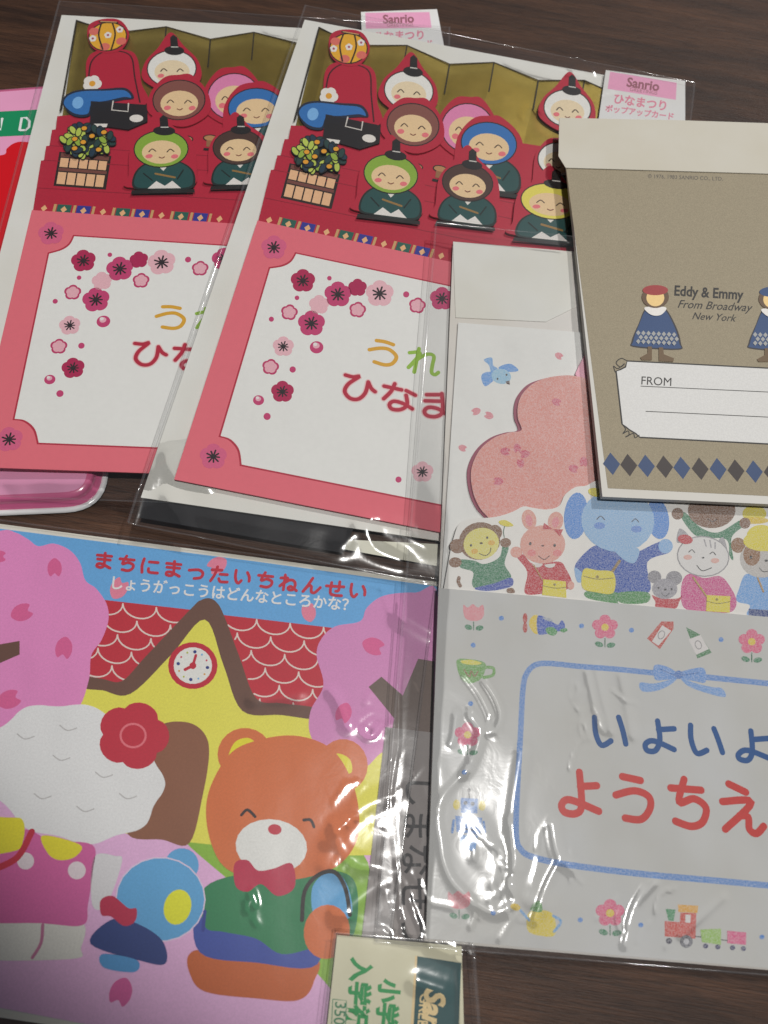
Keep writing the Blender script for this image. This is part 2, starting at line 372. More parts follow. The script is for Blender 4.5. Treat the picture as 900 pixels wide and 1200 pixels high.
a.line([(-14,153),(-13,140),(1,152),(2.5,139)],2.6,wh,sm=False); a.line([(23,152),(25.5,138),(31,138),(34.5,142),(34,149),(30,152.5),(23.5,152.5)],2.6,wh,sm=False); a.build('lettering',tin)
a=Art(FT,.00004,2); a.poly([(-60,180),(0,182),(8,174),(16,168),(26,166),(40,170),(45,190),(30,260),(-10,340),(-80,380)],gloss('red_enamel','b80814',.25),sm=True); a.build('red_heart',tin)
# ================================================================ plum card packet (doll festival pop-up card)
F2=Frame([(165,583,.0085),(357,23,.0114),(620,300,.0046)],(165,583),(510,648))
CARD='clear-sleeved doll festival pop-up card with gold screen and pink plum envelope, '
pk=thing('card_packet',F2,'upper right doll festival card packet whose plum envelope shows both orange and green letters','greeting card','doll festival card packets')
W=(F2.loc(735,93)-F2.loc(357,23)).length
def ext(fr,p,d,ref=None):      # a point d metres along the sheet's x from p
    q=fr.loc(*p); return (q.x+d,q.y)
def lpts(fr,pts,w=0): return [tuple(fr.loc(x,y,w)[:2]) for x,y in pts]
tl=F2.loc(357,23); bl=F2.loc(165,583); tr=F2.loc(735,93)
dirx=(tr-tl).normalized()
br=bl+dirx*W
backing=solid('backing_sheet',F2,[tuple(tl[:2]),tuple(tr[:2]),tuple(br[:2]),tuple(bl[:2])],0,.0006,paper('cfccc4'),pk,local=True)
solid('inner_slip',F2,[(400,632),(400,643),(560,672),(560,640)],-.0012,.0003,paper('cfcdbb'),pk)
solid('black_insert',F2,[(176,560),(420,606),(402,648),(161,606)],-.0007,.0004,ink('1a1a1d','plain'),pk)
# gold folding screen: panels folded to and fro, with dark edges
top=[(374,32),(388,39),(434,53),(477,53),(527,75),(579,73),(631,94),(685,94),(735,116)]
w1=.0006
gv=[];gf=[]
scr=bpy.data.objects.new('folding_screen',None)
pan=[]
for i in range(len(top)-1):
    (x0,y0),(x1,y1)=top[i],top[i+1]; b0=(x0-26,y0+112) if i==0 else (x0-24,y0+112); b1=(x1-24,y1+112)
    if i==0: pan=[(x0,y0)]
z0=[.0006+(.0003 if i%2 else 0) for i in range(len(top))]
sv=[];sf=[]
for i,(x,y) in enumerate(top):
    sv.append(F2.loc(x,y,z0[i])); sv.append(F2.loc(x-28,y+118,z0[i]))
for i in range(len(top)-1): sf.append((2*i,2*i+1,2*i+3,2*i+2))
screen=mesh_obj('folding_screen',sv,sf,[gold()],pk)
a=Art(F2,.0010,1)
a.line([(374,32),(345,141)],1.6,'2a2418',sm=False); a.line([(374,32),(388,39),(434,53)],1.4,'2a2418',sm=False)
a.line(top[2:],1.3,'3a3018',sm=False)
for x,y in top[3:-1]: a.line([(x,y),(x-6,y+34)],1.3,'2c2617',sm=False)
a.build('screen_edge_lines',screen)
# red tiered stand
stand_pts=[(341,147),(338,163),(333.5,163),(329,182),(325,182),(321,199),(317.5,199),(302,262),(296,285)]
r=F2.loc(740,200); rr=F2.loc(700,360)
stand=solid('red_stand',F2,stand_pts+[(520,330),(700,360),(735,200),(640,172),(560,160),(470,152)],.0013,.0005,ink('a81c34'),pk)
a=Art(F2,.0013,1)
for x,y in ((329,182),(321,199),(311,232)): a.line([(x,y),(x+330,y+68)],.9,'841328',sm=False)
a.build('tier_fold_lines',stand)
# patterned brocade border on the stand
for k in range(10):
    cx=315.5+k*22.4; cy=258+k*4.65; t=k%3
    a=Art(F2,.0013,2,cx,cy,1)
    if t==0: c0=None
    dx,dy=1,.207; ux,uy=-.33,.95
    def q(u,v): return (u*dx+v*ux,u*dy+v*uy)
    if t:
        a.poly([q(-8,-6),q(8,-6),q(8,6.5),q(3,4.2),q(0,6.5),q(-3,4.2),q(-8,6.5)],'22594c' if t==1 else '2c3288')
        a.poly([q(-12.2,-6),q(-9,-6),q(-9,6.5),q(-12.2,6.5)],'b58f60'); 
        if t==2: a.poly([q(9.6,-6),q(12.6,-6),q(12.6,6.5),q(9.6,6.5)],'b58f60')
    a.poly([q(0,-4.2),q(3.6,0),q(0,4.2),q(-3.6,0)],'cf9f72'); a.poly([q(-3,6.5),q(0,5),q(3,6.5)],'cf9f72')
    a.build('brocade_tile',stand)
# mandarin tree in a slatted tub
a=Art(F2,.0013,2,320,130,5.62)
B=[(118,350),(432,420),(378,636),(62,566)]
def bil(u,v): return tuple((1-v)*((1-u)*B[0][q]+u*B[1][q])+v*((1-u)*B[3][q]+u*B[2][q]) for q in (0,1))
def bq(u0,v0,u1,v1): return [bil(u0,v0),bil(u1,v0),bil(u1,v1),bil(u0,v1)]
a.poly(bq(-.03,-.02,1.03,1.04),'231a18'); a.poly(bq(.01,.01,.99,.13),'6d4038'); a.poly(bq(.01,.47,.99,.56),'6d4038')
for i in range(5):
    for v0,v1 in ((.16,.44),(.60,.97)): a.poly(bq(.02+i*.195,v0,.02+i*.195+.165,v1),'d6a27c')
a.build('slatted_tub',stand)
rnd=random.Random(5)
a=Art(F2,.0017,1,320,130,5.62); a.ell(300,300,130,90,'1d2f2c',6)
for i in range(70):
    t=rnd.random()*6.28; rr_=math.sqrt(rnd.random()); x=300+160*rr_*math.cos(t); y=290+105*rr_*math.sin(t)+.1*(x-300)
    an=rnd.random()*180; c=rnd.choice(['1d3445','1d3445','243f3c','86a03a','a3b24c','a9b751'])
    a.ell(x,y,36,23,'14181a',an,14); a.ell(x,y,30,17,c,an,14)
for x,y in ((290,205),(222,270),(335,265),(215,335),(370,365),(415,250),(275,300)): a.ell(x,y,23,19,'1b1a18',0,14); a.ell(x,y,18,14,'cf9028',0,14)
a.build('mandarin_branch',stand)
def blossom(a,cx,cy,r,petal,out=None,pist=None,rot=-90,center=None):
    def pet(rad,c):
        pts=[]
        for k in range(40):
            t=2*math.pi*k/40; rr=rad*(.84+.17*abs(math.cos(2.5*(t)))**.7*1.0)
            pts.append((cx+rr*math.cos(t+R(rot)),cy+.94*rr*math.sin(t+R(rot))))
        a.poly(pts,c)
    if out: pet(r*1.0,out); pet(r*.76,petal)
    else: pet(r,petal)
    if pist:
        for k in range(9):
            t=R(40*k+8); l=r*(.52 if k%2 else .44); a.line([(cx,cy),(cx+l*math.cos(t),cy+.92*l*math.sin(t))],r*.12,pist,sm=False)
        a.ell(cx,cy,r*.13,r*.12,pist,0,10)
    if center: a.ell(cx,cy,r*.34,r*.32,center,0,14)
# paper lantern
a=Art(F2,.0018,1,340,20,5.625)
lan=solid('lantern_backing',F2,smooth(T([(265,120),(350,82),(470,100),(525,190),(500,270),(440,320),(330,310),(262,240)],340,20,5.625),True),.0018,.0004,ink('a81c34'),screen)
a.ell(385,207,128,103,'2a2018'); a.ell(385,207,120,95,'d09a2c')
for x,y in ((300,160),(470,250),(360,275)): a.ell(x,y,34,26,'c8665a')
for x,y in ((287,208),(388,197),(468,168)): blossom(a,x,y,24,'dcc8c4',None,None,-90,'9a3a5a')
a.line([(350,115),(328,190),(345,290)],9,'2a2018'); a.line([(425,118),(435,200),(400,300)],9,'2a2018'); a.line([(345,97),(455,118)],14,'2a2018',sm=False); a.line([(350,96),(450,114)],7,'b58f60',sm=False)
a.build('paper_lantern',screen)
# plain red arch, blossom, blue drop and black box
solid('arch_backing',F2,smooth(T([(215,520),(235,350),(320,295),(480,310),(560,370),(575,560),(600,700),(380,760),(200,720)],340,20,5.625),True),.0017,.0004,ink('a81c34'),screen)
a=Art(F2,.0017,2,340,20,5.625); a.line([(235,480),(262,370),(340,312),(450,318),(525,370),(535,520),(552,690)],9,'3a1418'); a.build('red_cushion',screen)
a=Art(F2,.0018,4,340,20,5.625); blossom(a,255,520,62,'cfc8c2',None,None,-60,'c98f2c'); a.build('white_blossom',screen)
a=Art(F2,.0019,1,340,20,5.625)
P0=[(60,640),(90,585),(180,565),(330,580),(460,595),(500,650),(450,640),(350,650),(240,660),(205,725),(120,710)]
a.poly([(50,630),(85,572),(180,552),(330,566),(470,580),(518,655),(450,660),(350,668),(250,680),(210,742),(110,725)],'1c2436',True); a.poly(P0,'2c68a8',True); a.ell(150,640,36,42,'6ea0cf',20); a.build('blue_drop',screen)
solid('lacquer_box_backing',F2,T([(235,640),(600,715),(590,830),(460,870),(215,800)],340,20,5.625),.0021,.0004,ink('1d1a1c'),stand)
a=Art(F2,.0021,1,340,20,5.625); a.line([(380,660),(365,720),(470,745),(478,690)],8,'bdb8b2',sm=False); a.poly([(240,800),(330,812),(320,835),(250,825)],'c9c4be'); a.ell(520,800,45,26,'c9c4be',8); a.build('lacquer_box',stand)
# little offering stands
for x,y in ((487,200),(516,203),(594,214)):
    a=Art(F2,.0014,2,x,y,1); a.ell(0,-5,9,4.4,'221a16',12); a.ell(0,-5,7.6,3.2,'a77a52',12); a.poly([(-5,-3),(5,-1),(4,7),(-6,5)],'8a5f40'); a.poly([(-9,6),(9,10),(9,13),(-10,9)],'1c1716'); a.build('offering_cup',stand)
def doll(cx,cy,rx,ry,hood,robe=True,hat=True,w=.0020,seed=0,trim='a81c34'):
    """plain peg doll with a hood, closed eyes and court robe"""
    Rr=1.0
    P=[]
    if robe: halo=[(cx-rx*1.3,cy+ry*1.2),(cx-rx*1.15,cy-ry*.3),(cx-rx*.6,cy-ry*1.2),(cx,cy-ry*(1.35+(.75 if hat else 0))),(cx+rx*.5,cy-ry*1.25),(cx+rx*1.2,cy-ry*.2),(cx+rx*1.25,cy+ry*1.6),(cx+rx*.9,cy+ry*2.25),(cx-rx*1.4,cy+ry*1.9)]
    else: halo=[(cx-rx*1.2,cy+ry*.5),(cx-rx*1.1,cy-ry*.5),(cx-rx*.5,cy-ry*1.25),(cx+rx*.1,cy-ry*(1.3+(.75 if hat else 0))),(cx+rx*.6,cy-ry*1.2),(cx+rx*1.15,cy-ry*.2),(cx+rx*1.1,cy+ry*.9),(cx,cy+ry*1.4)]
    base=solid('doll',F2,smooth(halo,True),w,.0005,ink(trim),stand)
    a=Art(F2,w,1)
    if robe:
        by=cy+ry*1.35
        a.poly([(cx-rx*1.25,by+ry*.75),(cx+rx*1.1,by+ry*1.15),(cx+rx*1.1,by+ry*1.35),(cx-rx*1.3,by+ry*.95)],'1b1716')
        out=[(cx-rx*.5,by-ry*.7),(cx-rx*1.05,by-ry*.25),(cx-rx*1.2,by+ry*.6),(cx-rx*.6,by+ry*.85),(cx+rx*.6,by+ry*1.1),(cx+rx*1.12,by+ry*.95),(cx+rx*1.1,by+ry*.05),(cx+rx*.5,by-ry*.6)]
        a.poly(out,'15211f',True); ins=[(cx+(x-cx)*.93,by+(y-by)*.9) for x,y in out]; a.poly(ins,'1d4746',True)
        a.poly([(cx-rx*.65,by+ry*.78),(cx-rx*.3,by+ry*.42),(cx,by+ry*.75),(cx+rx*.3,by+ry*.52),(cx+rx*.6,by+ry*1.0)],'c9c5c0')
        a.poly([(cx-rx*.25,by-ry*.55),(cx+rx*.3,by-ry*.5),(cx,by-ry*.1)],'cbc6bf'); a.line([(cx-rx*.3,by),(cx+rx*.4,by+ry*.35)],rx*.08,'8a6a3a',sm=False); a.line([(cx-rx*.75,by-ry*.1),(cx-rx*.45,by+ry*.35)],rx*.05,'101c1a')
        a.line([(cx+rx*.75,by),(cx+rx*.5,by+ry*.45)],rx*.05,'101c1a')
    a.ell(cx,cy,rx+1.3,ry+1.3,'211a1a',8,28); a.ell(cx,cy,rx,ry,hood,8,28)
    a.ell(cx,cy+ry*.18,rx*.74,ry*.66,'d9b088' if hood!='cfcbc6' else 'd8bb9c',8,24)
    for s in (-1,1):
        ex=cx+s*rx*.34; ey=cy+ry*.1+s*rx*.05; a.line([(ex-rx*.13,ey+1),(ex,ey-ry*.09),(ex+rx*.13,ey+1.3)],1.2,'33221c'); a.ell(cx+s*rx*.48,cy+ry*.42+s*rx*.07,rx*.14,ry*.12,'cf6a70',0,12)
    a.line([(cx-rx*.1,cy+ry*.45),(cx,cy+ry*.52),(cx+rx*.1,cy+ry*.47)],1.1,'6b2a24')
    if hat:
        a.ell(cx+rx*.18,cy-ry*1.0,rx*.42,ry*.26,'1b1a1b',10); a.poly([(cx+rx*.03,cy-ry*1.0),(cx+rx*.06,cy-ry*1.75),(cx+rx*.2,cy-ry*1.9),(cx+rx*.36,cy-ry*1.72),(cx+rx*.36,cy-ry*.98)],'1b1a1b'); a.line([(cx+rx*.08,cy-ry*1.22),(cx+rx*.34,cy-ry*1.17)],1.3,'b9b6b0',sm=False)
    a.build('doll_print',stand); return base
doll(479,106,28,22,'cfcbc6',False,True,.0018)
doll(548,150,30,28,'c9779f',False,False,.0018)
doll(665,127,27,21,'cfcbc6',False,True,.0019)
doll(484,146,30,24,'7b4a42',False,False,.0021)
doll(573,168,32,24,'2c68a8',True,False,.0021)
doll(654,187,23,19,'cfcbc6',True,False,.0022)
doll(458,204,31,22,'7c9c36',True,True,.0026)
doll(548,214,29,21,'463029',True,True,.0026)
doll(645,236,34,20,'c9bd50',True,True,.0027)
# pink plum envelope
env_l=[(302,262),(205,564)]
e_tl=F2.loc(302,262); e_bl=F2.loc(205,564); e_w=W*.93
dx2=(F2.loc(510,624.5)-F2.loc(205,564)).normalized()
env=solid('plum_envelope',F2,[tuple(e_tl[:2]),tuple((e_tl+dx2*e_w)[:2]),tuple((e_bl+dx2*e_w)[:2]),tuple(e_bl[:2])],.0017,.0006,ink('cf6470','plain'),pk,local=True,edge=ink('a8404e'))
ev=.0017
def panel(inset,c,lv):
    # white panel with scooped corners, in envelope axes
    L=[(315,313),(330,310.5),(340,305),(346,295.5)]; Bt=[(256,512),(268,516),(278,528),(281,546)]
    Lp=[F2.loc(x,y,ev) for x,y in smooth(L,False,5)]; Bp=[F2.loc(x,y,ev) for x,y in smooth(Bt,False,5)]
    far=e_w-.008
    Rp=[]
    ux=dx2
    tlx=(e_tl).dot(ux)
    def mir(p): d=(p-e_tl).dot(ux); return p+ux*(e_w-2*d) 
    pts=Lp+[mir(p) for p in reversed(Lp)]+[mir(p) for p in Bp]+list(reversed(Bp))
    n=len(pts); ar=sum(pts[i].x*pts[(i+1)%n].y-pts[(i+1)%n].x*pts[i].y for i in range(n))
    xs=[p.x for p in pts]; ys=[p.y for p in pts]; cx_,cy_=(min(xs)+max(xs))/2,(min(ys)+max(ys))/2; hx,hy=(max(xs)-min(xs))/2,(max(ys)-min(ys))/2
    out=[Vector((cx_+(p.x-cx_)*(1-inset/hx),cy_+(p.y-cy_)*(1-inset/hy),0)) for p in pts]
    me=[(p.x,p.y,ev+lv*STEP) for p in out]
    if ar<0: me.reverse()
    return me
po=panel(0,None,1); pi_=panel(.0008,None,1); n_=len(po)
mesh_obj('red_frame_line',po+pi_,[(i,(i+1)%n_,n_+(i+1)%n_,n_+i) for i in range(n_)],[ink('a8283c')],env)
_wp=panel(.0006,None,2)
mesh_obj('white_panel',_wp,[tuple(range(len(_wp)))],[ink('cfcdc9','plain')],env)
MG,MD,PL,BK='b53a68','a3204c','d9a0a8','231c20'
def bl1(x,y,r,c,pist=True,out=None,rot=-90):
    a=Art(F2,ev,5); blossom(a,x,y,r,c,out,BK if pist else None,rot); a.build('plum_blossom',env)
bl1(355,329,14.5,MD); bl1(419,337,11,'a01c4c',False); bl1(396,345,16,MG); bl1(374,357,12,PL,False)
bl1(445,344,16.5,PL); bl1(518,350,14.5,MG); bl1(365,379,16,MG); bl1(332,406,12.5,PL); bl1(331,459,13.5,MD); bl1(495,553,13,PL)
for x,y in ((489,358),(339,366),(419,363),(317,430)): bl1(x,y,10,'dd9aa4',False,'b03560',-80)
bl1(321,290,15,'c4587a'); bl1(250,535,16,'c4587a'); 
for x,y,r_ in ((386,326,2.7),(348,349,2.7),(318,374,3),(476,345,3.6),(343,433,3.7),(313,488,4.2),(467,562,3.6)):
    a=Art(F2,ev,3); a.ell(x,y,r_,r_,MG); a.build('printed_dot',env)
for x,y,r_ in ((371,407,8),(303,469,6.5)):
    a=Art(F2,ev,3); a.ell(x,y,r_,r_*.9,MG); a.ell(x-r_*.05,y-r_*.25,r_*.5,r_*.42,'d99aa6'); a.ell(x-r_*.2,y-r_*.45,r_*.3,r_*.26,'dcc8c6'); a.build('printed_berry',env)
def strokes(name,fr,w,ox,oy,s,sets,wd,c,parent,halo=None,lv=5,kind='print'):
    a=Art(fr,w,lv,ox,oy,s,kind)
    if halo:
        for st in sets: a.line(st,wd*1.55,halo)
    for st in sets: a.line(st,wd,c)
    return a.build(name,parent)
G=('letter',F2,ev,380,400,5.625)
strokes(*G,[[(345,-5),(400,3),(455,22)],[(298,55),(370,45),(430,55),(475,100),(450,145),(400,155),(330,135)]],25,'c4932a',env)
strokes(*G,[[(625,48),(612,110),(593,203)],[(562,75),(632,78),(555,172)],[(555,172),(620,115),(680,85),(722,98),(712,160),(708,205),(730,220),(752,205)]],24,'84a83a',env)
HL='dba8a8'
strokes(*G,[[(140,222),(190,235),(230,232),(160,280),(135,330),(170,375),(225,380),(270,340),(290,270)],[(290,268),(310,310),(335,332)]],25,'a81f38',env,HL)
strokes(*G,[[(395,295),(510,320)],[(465,280),(440,330),(392,378)],[(540,325),(600,355)],[(540,355),(545,420),(500,450),(445,445),(430,415),(460,395),(520,410),(580,445)]],25,'a81f38',env,HL)
strokes(*G,[[(675,352),(775,352)],[(665,392),(775,395)],[(775,345),(780,460),(740,495),(680,490),(660,460),(690,435),(750,445),(795,475)]],25,'a81f38',env,HL)
# header tag
tag=solid('header_tag',F2,[(710,82),(803,95),(803,150),(700,150)],.0021,.0005,paper('d2cfc9'),pk)
a=Art(F2,.0021,1); a.poly([(715,84),(793,97),(792,117),(712,104)],'d98fac'); a.text('Sanrio',(734,101),(38,5.5),'8a5560',bold=.03); a.text('GREETINGS',(738,106.5),(32,4.6),'9a6a70'); a.build('pink_label',tag)
a=Art(F2,.0021,1); a.text('ひなまつり',(719,120),(61,9),'c9778c',bold=.03); a.text('ポップアップカード',(709,130),(80,10),'c9778c',bold=.03); a.build('tag_lettering',tag)
sl2=sleeve('plastic_sleeve',F2,[(358,6),(814,97),(742,730),(150,612)],.0034,pk,[
 ([(156,606),(185,520),(240,352)],.0006,.0003),([(600,62),(640,76),(700,84)],.0012,.0006),([(668,62),(683,75),(697,88)],.0009,.0007),([(640,128),(625,112),(618,130)],.0009,.0006),
 ([(430,605),(437,640),(470,655)],.0025,.0009),([(400,640),(440,610),(500,640)],.003,.0008),([(700,110),(720,104)],.0008,.0005),
 ([(205,570),(230,640)],.003,.0006),([(160,575),(150,612)],.0010,.0009)],seed=1,drop=lambda p: -.0012*max(0,min(1,(-p.y+.001)/.01)))
# second packet: the same goods, lying lower left with one end on the tin
def fit_second():
    P1=[(59,271),(11,515),(98,305),(142,316),(192,310),(113,352),(82,381),(86,431),(70,461),(178,417),(128,44),(87,27),(59,207)]
    P2=[(321,290),(250,535),(355,328),(396,344),(445,344),(365,379),(332,406),(331,458),(313,488),(421,456),(409,57),(373,32),(330,231)]
    fr=Frame([(0,548,.0092),(254,546,.0062),(69,16,.0084)],(0,548),(173,556))
    L=[complex(*F2.loc(x,y,.0015)[:2]) for x,y in P2]; Q=[complex(*fr.loc(x,y)[:2]) for x,y in P1]; n=len(L)
    lm=sum(L)/n; qm=sum(Q)/n
    k=sum((q-qm)*(l-lm).conjugate() for l,q in zip(L,Q))/sum(abs(l-lm)**2 for l in L)
    t=qm-k*lm; s=abs(k); c,sn=(k/s).real,(k/s).imag
    Mloc=Matrix(((s*c,-s*sn,0,t.real),(s*sn,s*c,0,t.imag),(0,0,s,-.0015),(0,0,0,1)))
    print('second packet scale',s); return fr.M@Mloc
def copy_tree(o,parent=None):
    c=o.copy(); col.objects.link(c)
    if parent: c.parent=parent
    for ch in list(o.children): copy_tree(ch,c)
    return c
pk2=copy_tree(pk); pk2.matrix_world=fit_second()
for ch in list(pk2.children):
    if ch.name.startswith('black_insert'): bpy.data.objects.remove(ch); continue
    if ch.name.startswith('header_tag'):
        Mi=pk2.matrix_world.inverted(); o_=Mi@CAM; d_=Mi.to_3x3()@ray(423,14); z_=.0021; q_=o_+d_*((z_-o_.z)/d_.z); p_=F2.loc(710,82,z_)
        ch.rotation_euler=(0,0,R(4)); rp=Matrix.Rotation(R(4),3,'Z')@p_; ch.location=(q_.x-rp.x,q_.y-rp.y,0)
    if ch.name.startswith(('backing_sheet','plastic_sleeve')):
        k_=.962 if ch.name.startswith('backing') else .968; yt=tl.y; ch.scale=(1,k_,1); ch.location=(0,yt*(1-k_),0)
pk2['label']='upper left doll festival card packet resting on the pink tin, tucked under its twin'
# ================================================================ school entrance card
FH=Frame([(0,614,.0028),(508,680,.0030),(200,1100,.0026)],(0,614),(300,653))
hk=thing('card_packet',FH,'school entrance greeting card packet with red tiled roof, clock and orange bear, at lower left','greeting card')
HB=[(-60,607),(0,614),(300,653),(520,683),(440,1240),(90,1206),(-80,1180)]
sheet=solid('card_sheet',FH,HB,0,.0012,paper('c6c3ba'),hk)
prt=solid('front_panel',FH,[(-60,611.5),(0,619.5),(300,658),(518,688),(438,1235),(100,1200),(0,1181),(-80,1172)],.0004,.0004,ink('5f9bcd'),hk)
hw=.0004
def motif(name,fr,w,lv,shapes,parent,ox=0,oy=0,sc=1,kind='print',label=None):
    a=Art(fr,w,lv,ox,oy,sc,kind)
    for s in shapes:
        k=s[0]
        if k=='p': a.poly(s[1],s[2],False)
        elif k=='s': a.poly(s[1],s[2],True)
        elif k=='e': a.ell(*s[1:])
        elif k=='l': a.line(*s[1:])
        elif k=='t': a.text(*s[1:])
    return a.build(name,parent,label)
GR='d997bf'
motif('ground',FH,hw,1,[('p',[(-80,850),(60,880),(150,978),(222,987),(300,1010),(455,990),(438,1235),(100,1200),(0,1181),(-80,1172)],'d3a0c4'),('s',[(215,984),(250,985),(330,1000),(425,1000),(432,1100),(420,1190),(380,1150),(300,1060)],'7fa83a')],prt)
motif('school_wall',FH,hw,6,[('p',[(60,790),(100,800),(150,804),(241,714),(288,826),(366,834),(460,850),(446,1002),(370,1003),(222,987),(60,965)],'dfc64e')],prt)
motif('tiled_roof',FH,hw,5,[('p',[(95,700),(122,703),(228,715),(150,806),(95,800)],'b52a38'),('p',[(255,720),(300,725),(400,737),(400,846),(366,840),(300,828)],'b52a38')],prt)
def tile_ok(x,y):
    left=(x>95 and y<800+.1*(x-100) and x<231-(y-715)*.88)
    right=(x>262+(y-722)*.36 and x<398)
    return (left or right) and y>700+.115*(x-100)-1 and y<829+.1*(x-300)
for k in range(6):
    for i in range(-3,9):
        x0=144+39.2*i+(k%2)*19.6-3.2*k; y0=707.5+.118*(x0-144)+18.6*k
        seg=[]
        for j in range(13):
            t=math.pi*j/12; x=x0+19.6-19.6*math.cos(t); y=y0+.118*(x-x0)+15*math.sin(t)
            if tile_ok(x,y): seg.append((x,y))
            else:
                if len(seg)>2: break
                seg=[]
        if len(seg)>2:
            a=Art(FH,hw,7); a.line(seg,1.7,'cdbdb6',sm=False); a.build('roof_tile_edge',prt)
motif('gable',FH,hw,8,[('s',[(98,793),(120,795.5),(143,798),(170,770),(225,712),(235,703.5),(245,701),(254,706),(262,720),(280,768),(300,818),(330,824),(368,829),(372,838),(368,843),(330,838),(284,833),(262,780),(240,726),(200,768),(153,813),(120,809),(98,806)],'67483c')],prt)
sh=[('e',226,780,29,27.5,'b52438'),('e',226,780,22.5,21.5,'cfccc8')]
for k in range(12):
    t=R(30*k+8); sh.append(('e',226+17.3*math.cos(t),780+16.4*math.sin(t),2.1 if k%3==0 else 1.2,2.0 if k%3==0 else 1.2,'2b3a7c' if k%3==0 else ['a2a83a','c58a3a','6fa0c8','c2465a'][k%4],0,10))
sh+=[('l',[(226,780),(229.5,768)],3.2,'b52438'),('l',[(226,780),(217,784.5)],3.6,'b52438'),('e',226,780,4,4,'b52438')]
motif('clock',FH,hw,9,sh,prt)
motif('door',FH,hw,9,[('s',[(168,880),(180,855),(200,846),(225,848),(241,862),(245,885),(238,930),(222,988),(190,984),(150,978),(150,930)],'84563f')],prt)
motif('cherry_tree',FH,hw,13,[('s',[(-55,640),(0,622),(18,624),(33,632),(45,640),(63,637),(82,645),(94,660),(100,680),(113,690),(125,708),(127,727),(119,750),(107,768),(104,797),(90,832),(55,850),(0,878),(-55,880)],'cf7fb2'),('p',[(-40,760),(0,755),(23,751),(23,767),(0,777),(-40,784)],'65463c')],prt,label='left pink cherry tree')
motif('cherry_tree',FH,hw,13,[('s',[(513,702),(487,694.5),(450,698),(430,712),(422,728),(393,734),(377,748),(371,768),(379,803),(364,833),(364,862),(385,890),(425,900),(452,880),(500,880)],'c27fae'),('p',[(490,772),(509,775),(506,880),(455,880),(462,842),(432,805),(447,793),(472,815)],'66564e')],prt,label='right pink cherry tree')
def petal(x,y,r,rot,c,fr=FH,w=hw,par=None,lv=17,name='cherry_petal',kind='print'):
    t=R(rot); P=[(-1,0),(-.5,-.62),(.3,-.75),(.95,-.45),(.62,0),(.95,.45),(.3,.75),(-.5,.62)]
    motif(name,fr,w,lv,[('s',[(x+r*(u*math.cos(t)-v*math.sin(t)),y+r*(u*math.sin(t)+v*math.cos(t))) for u,v in P],c)],par or prt,kind=kind)
for x,y,r_,ro in ((64,665,11,90),(25,718,13,-20),(75,759,13,100),(10,820,14,-20),(437,757,13,20),(403,835,12,110),(-2,652,9,0)): petal(x,y,r_,ro,'c95a8a')
for x,y,r_,ro in ((139,690,13,-60),(255,662,12,150),(362,718,11,-100)): petal(x,y,r_,ro,'d0788f',lv=3)
petal(142,1162,17,110,'c4578f',lv=5)
# title lines
t=Art(FH,hw,18)
title='まちにまったいちねんせい'
n=len(title)
tt=bpy.data.objects.new('x',None); bpy.data.objects.remove(tt)
for i,ch in enumerate(title):
    f_=i/(n-1); ox=109+f_*298; oy=645.5+f_*35.5; sz=23.5
    a=Art(FH,hw,18)
    if ch=='っ': ox+=0; 
    kana(a,ch,(ox+2.5,oy),(sz*.98,sz*.12),(-sz*.12,sz*.86),3.4,'b52a3c'); a.build('title_letter',prt)
motif('subtitle',FH,hw,20,[('t','しょうがっこうはどんなところかな？',(131,689),(277,26),'d6d6d2',1.0,None,.022)],prt)
# plain shapes standing in the foreground of the print
cl=[]
for k in range(48):
    t_=2*math.pi*k/48; bump=1+.035*math.cos(9*t_); cl.append((86+104*bump*math.cos(t_),906+80*bump*math.sin(t_)+.12*104*math.cos(t_)))
motif('white_bush',FH,hw,19,[('s',cl,'d6d4d1')]+[('l',[(x,y),(x+9,y+6),(x+20,y+3)],1.3,'a9a7a6') for x,y in ((20,860),(62,885),(112,905),(40,930),(90,945),(140,930),(70,850))],prt)
a=Art(FH,hw,21); blossom(a,156,862,42,'b52a3c',None,None,-70); a.ell(156,862,16,15,'cf6a74'); a.ell(156,862,13.5,12.5,'b52a3c'); a.build('red_blossom',prt)
motif('polka_dot_bag',FH,hw,25,[('s',[(-60,990),(0,985),(30,972),(60,985),(108,990),(109,1020),(103,1060),(97,1084),(50,1082),(-60,1072)],'c45c94'),('e',30,1009,10,10,'cdbfc4'),('e',90,1020,10.5,10.5,'cdbfc4'),('s',[(-60,960),(10,958),(27,962),(27,985),(14,998),(-60,1003)],'d8c22a'),('s',[(50,979),(94,990),(88,1004),(70,1008),(56,1000)],'d8c22a'),('l',[(-10,1020),(20,1005),(37,975)],8,'b52a3c')],prt)
motif('white_cloth',FH,hw,23,[('s',[(-60,1073),(0,1076),(60,1083),(98,1083),(95,1110),(82,1124),(-60,1120)],'c4c2bb'),('l',[(50,1084),(48,1105),(38,1122)],4,'b06a8a'),('s',[(110,1005),(135,1003),(143,1010),(125,1060),(108,1060)],'c4c2c4')],prt)
motif('blue_ball',FH,hw,25,[('e',213,1014,20,20,'5a9ac8'),('e',188,1054,53,50,'d5b9cc'),('e',188,1054,51.5,48.5,'5a9ac8'),('e',208,1063,16,21,'d8cf2c',15),('s',[(106,1106),(130,1078),(160,1082),(190,1102),(194,1129),(165,1126)],'2d3f78'),('s',[(120,1118),(160,1125),(158,1139),(122,1134)],'4d8cc0'),('s',[(118,1055),(132,1050),(150,1064),(160,1065),(158,1080),(145,1085),(130,1074),(119,1072)],'b02a48')],prt)
OR='c4683a'
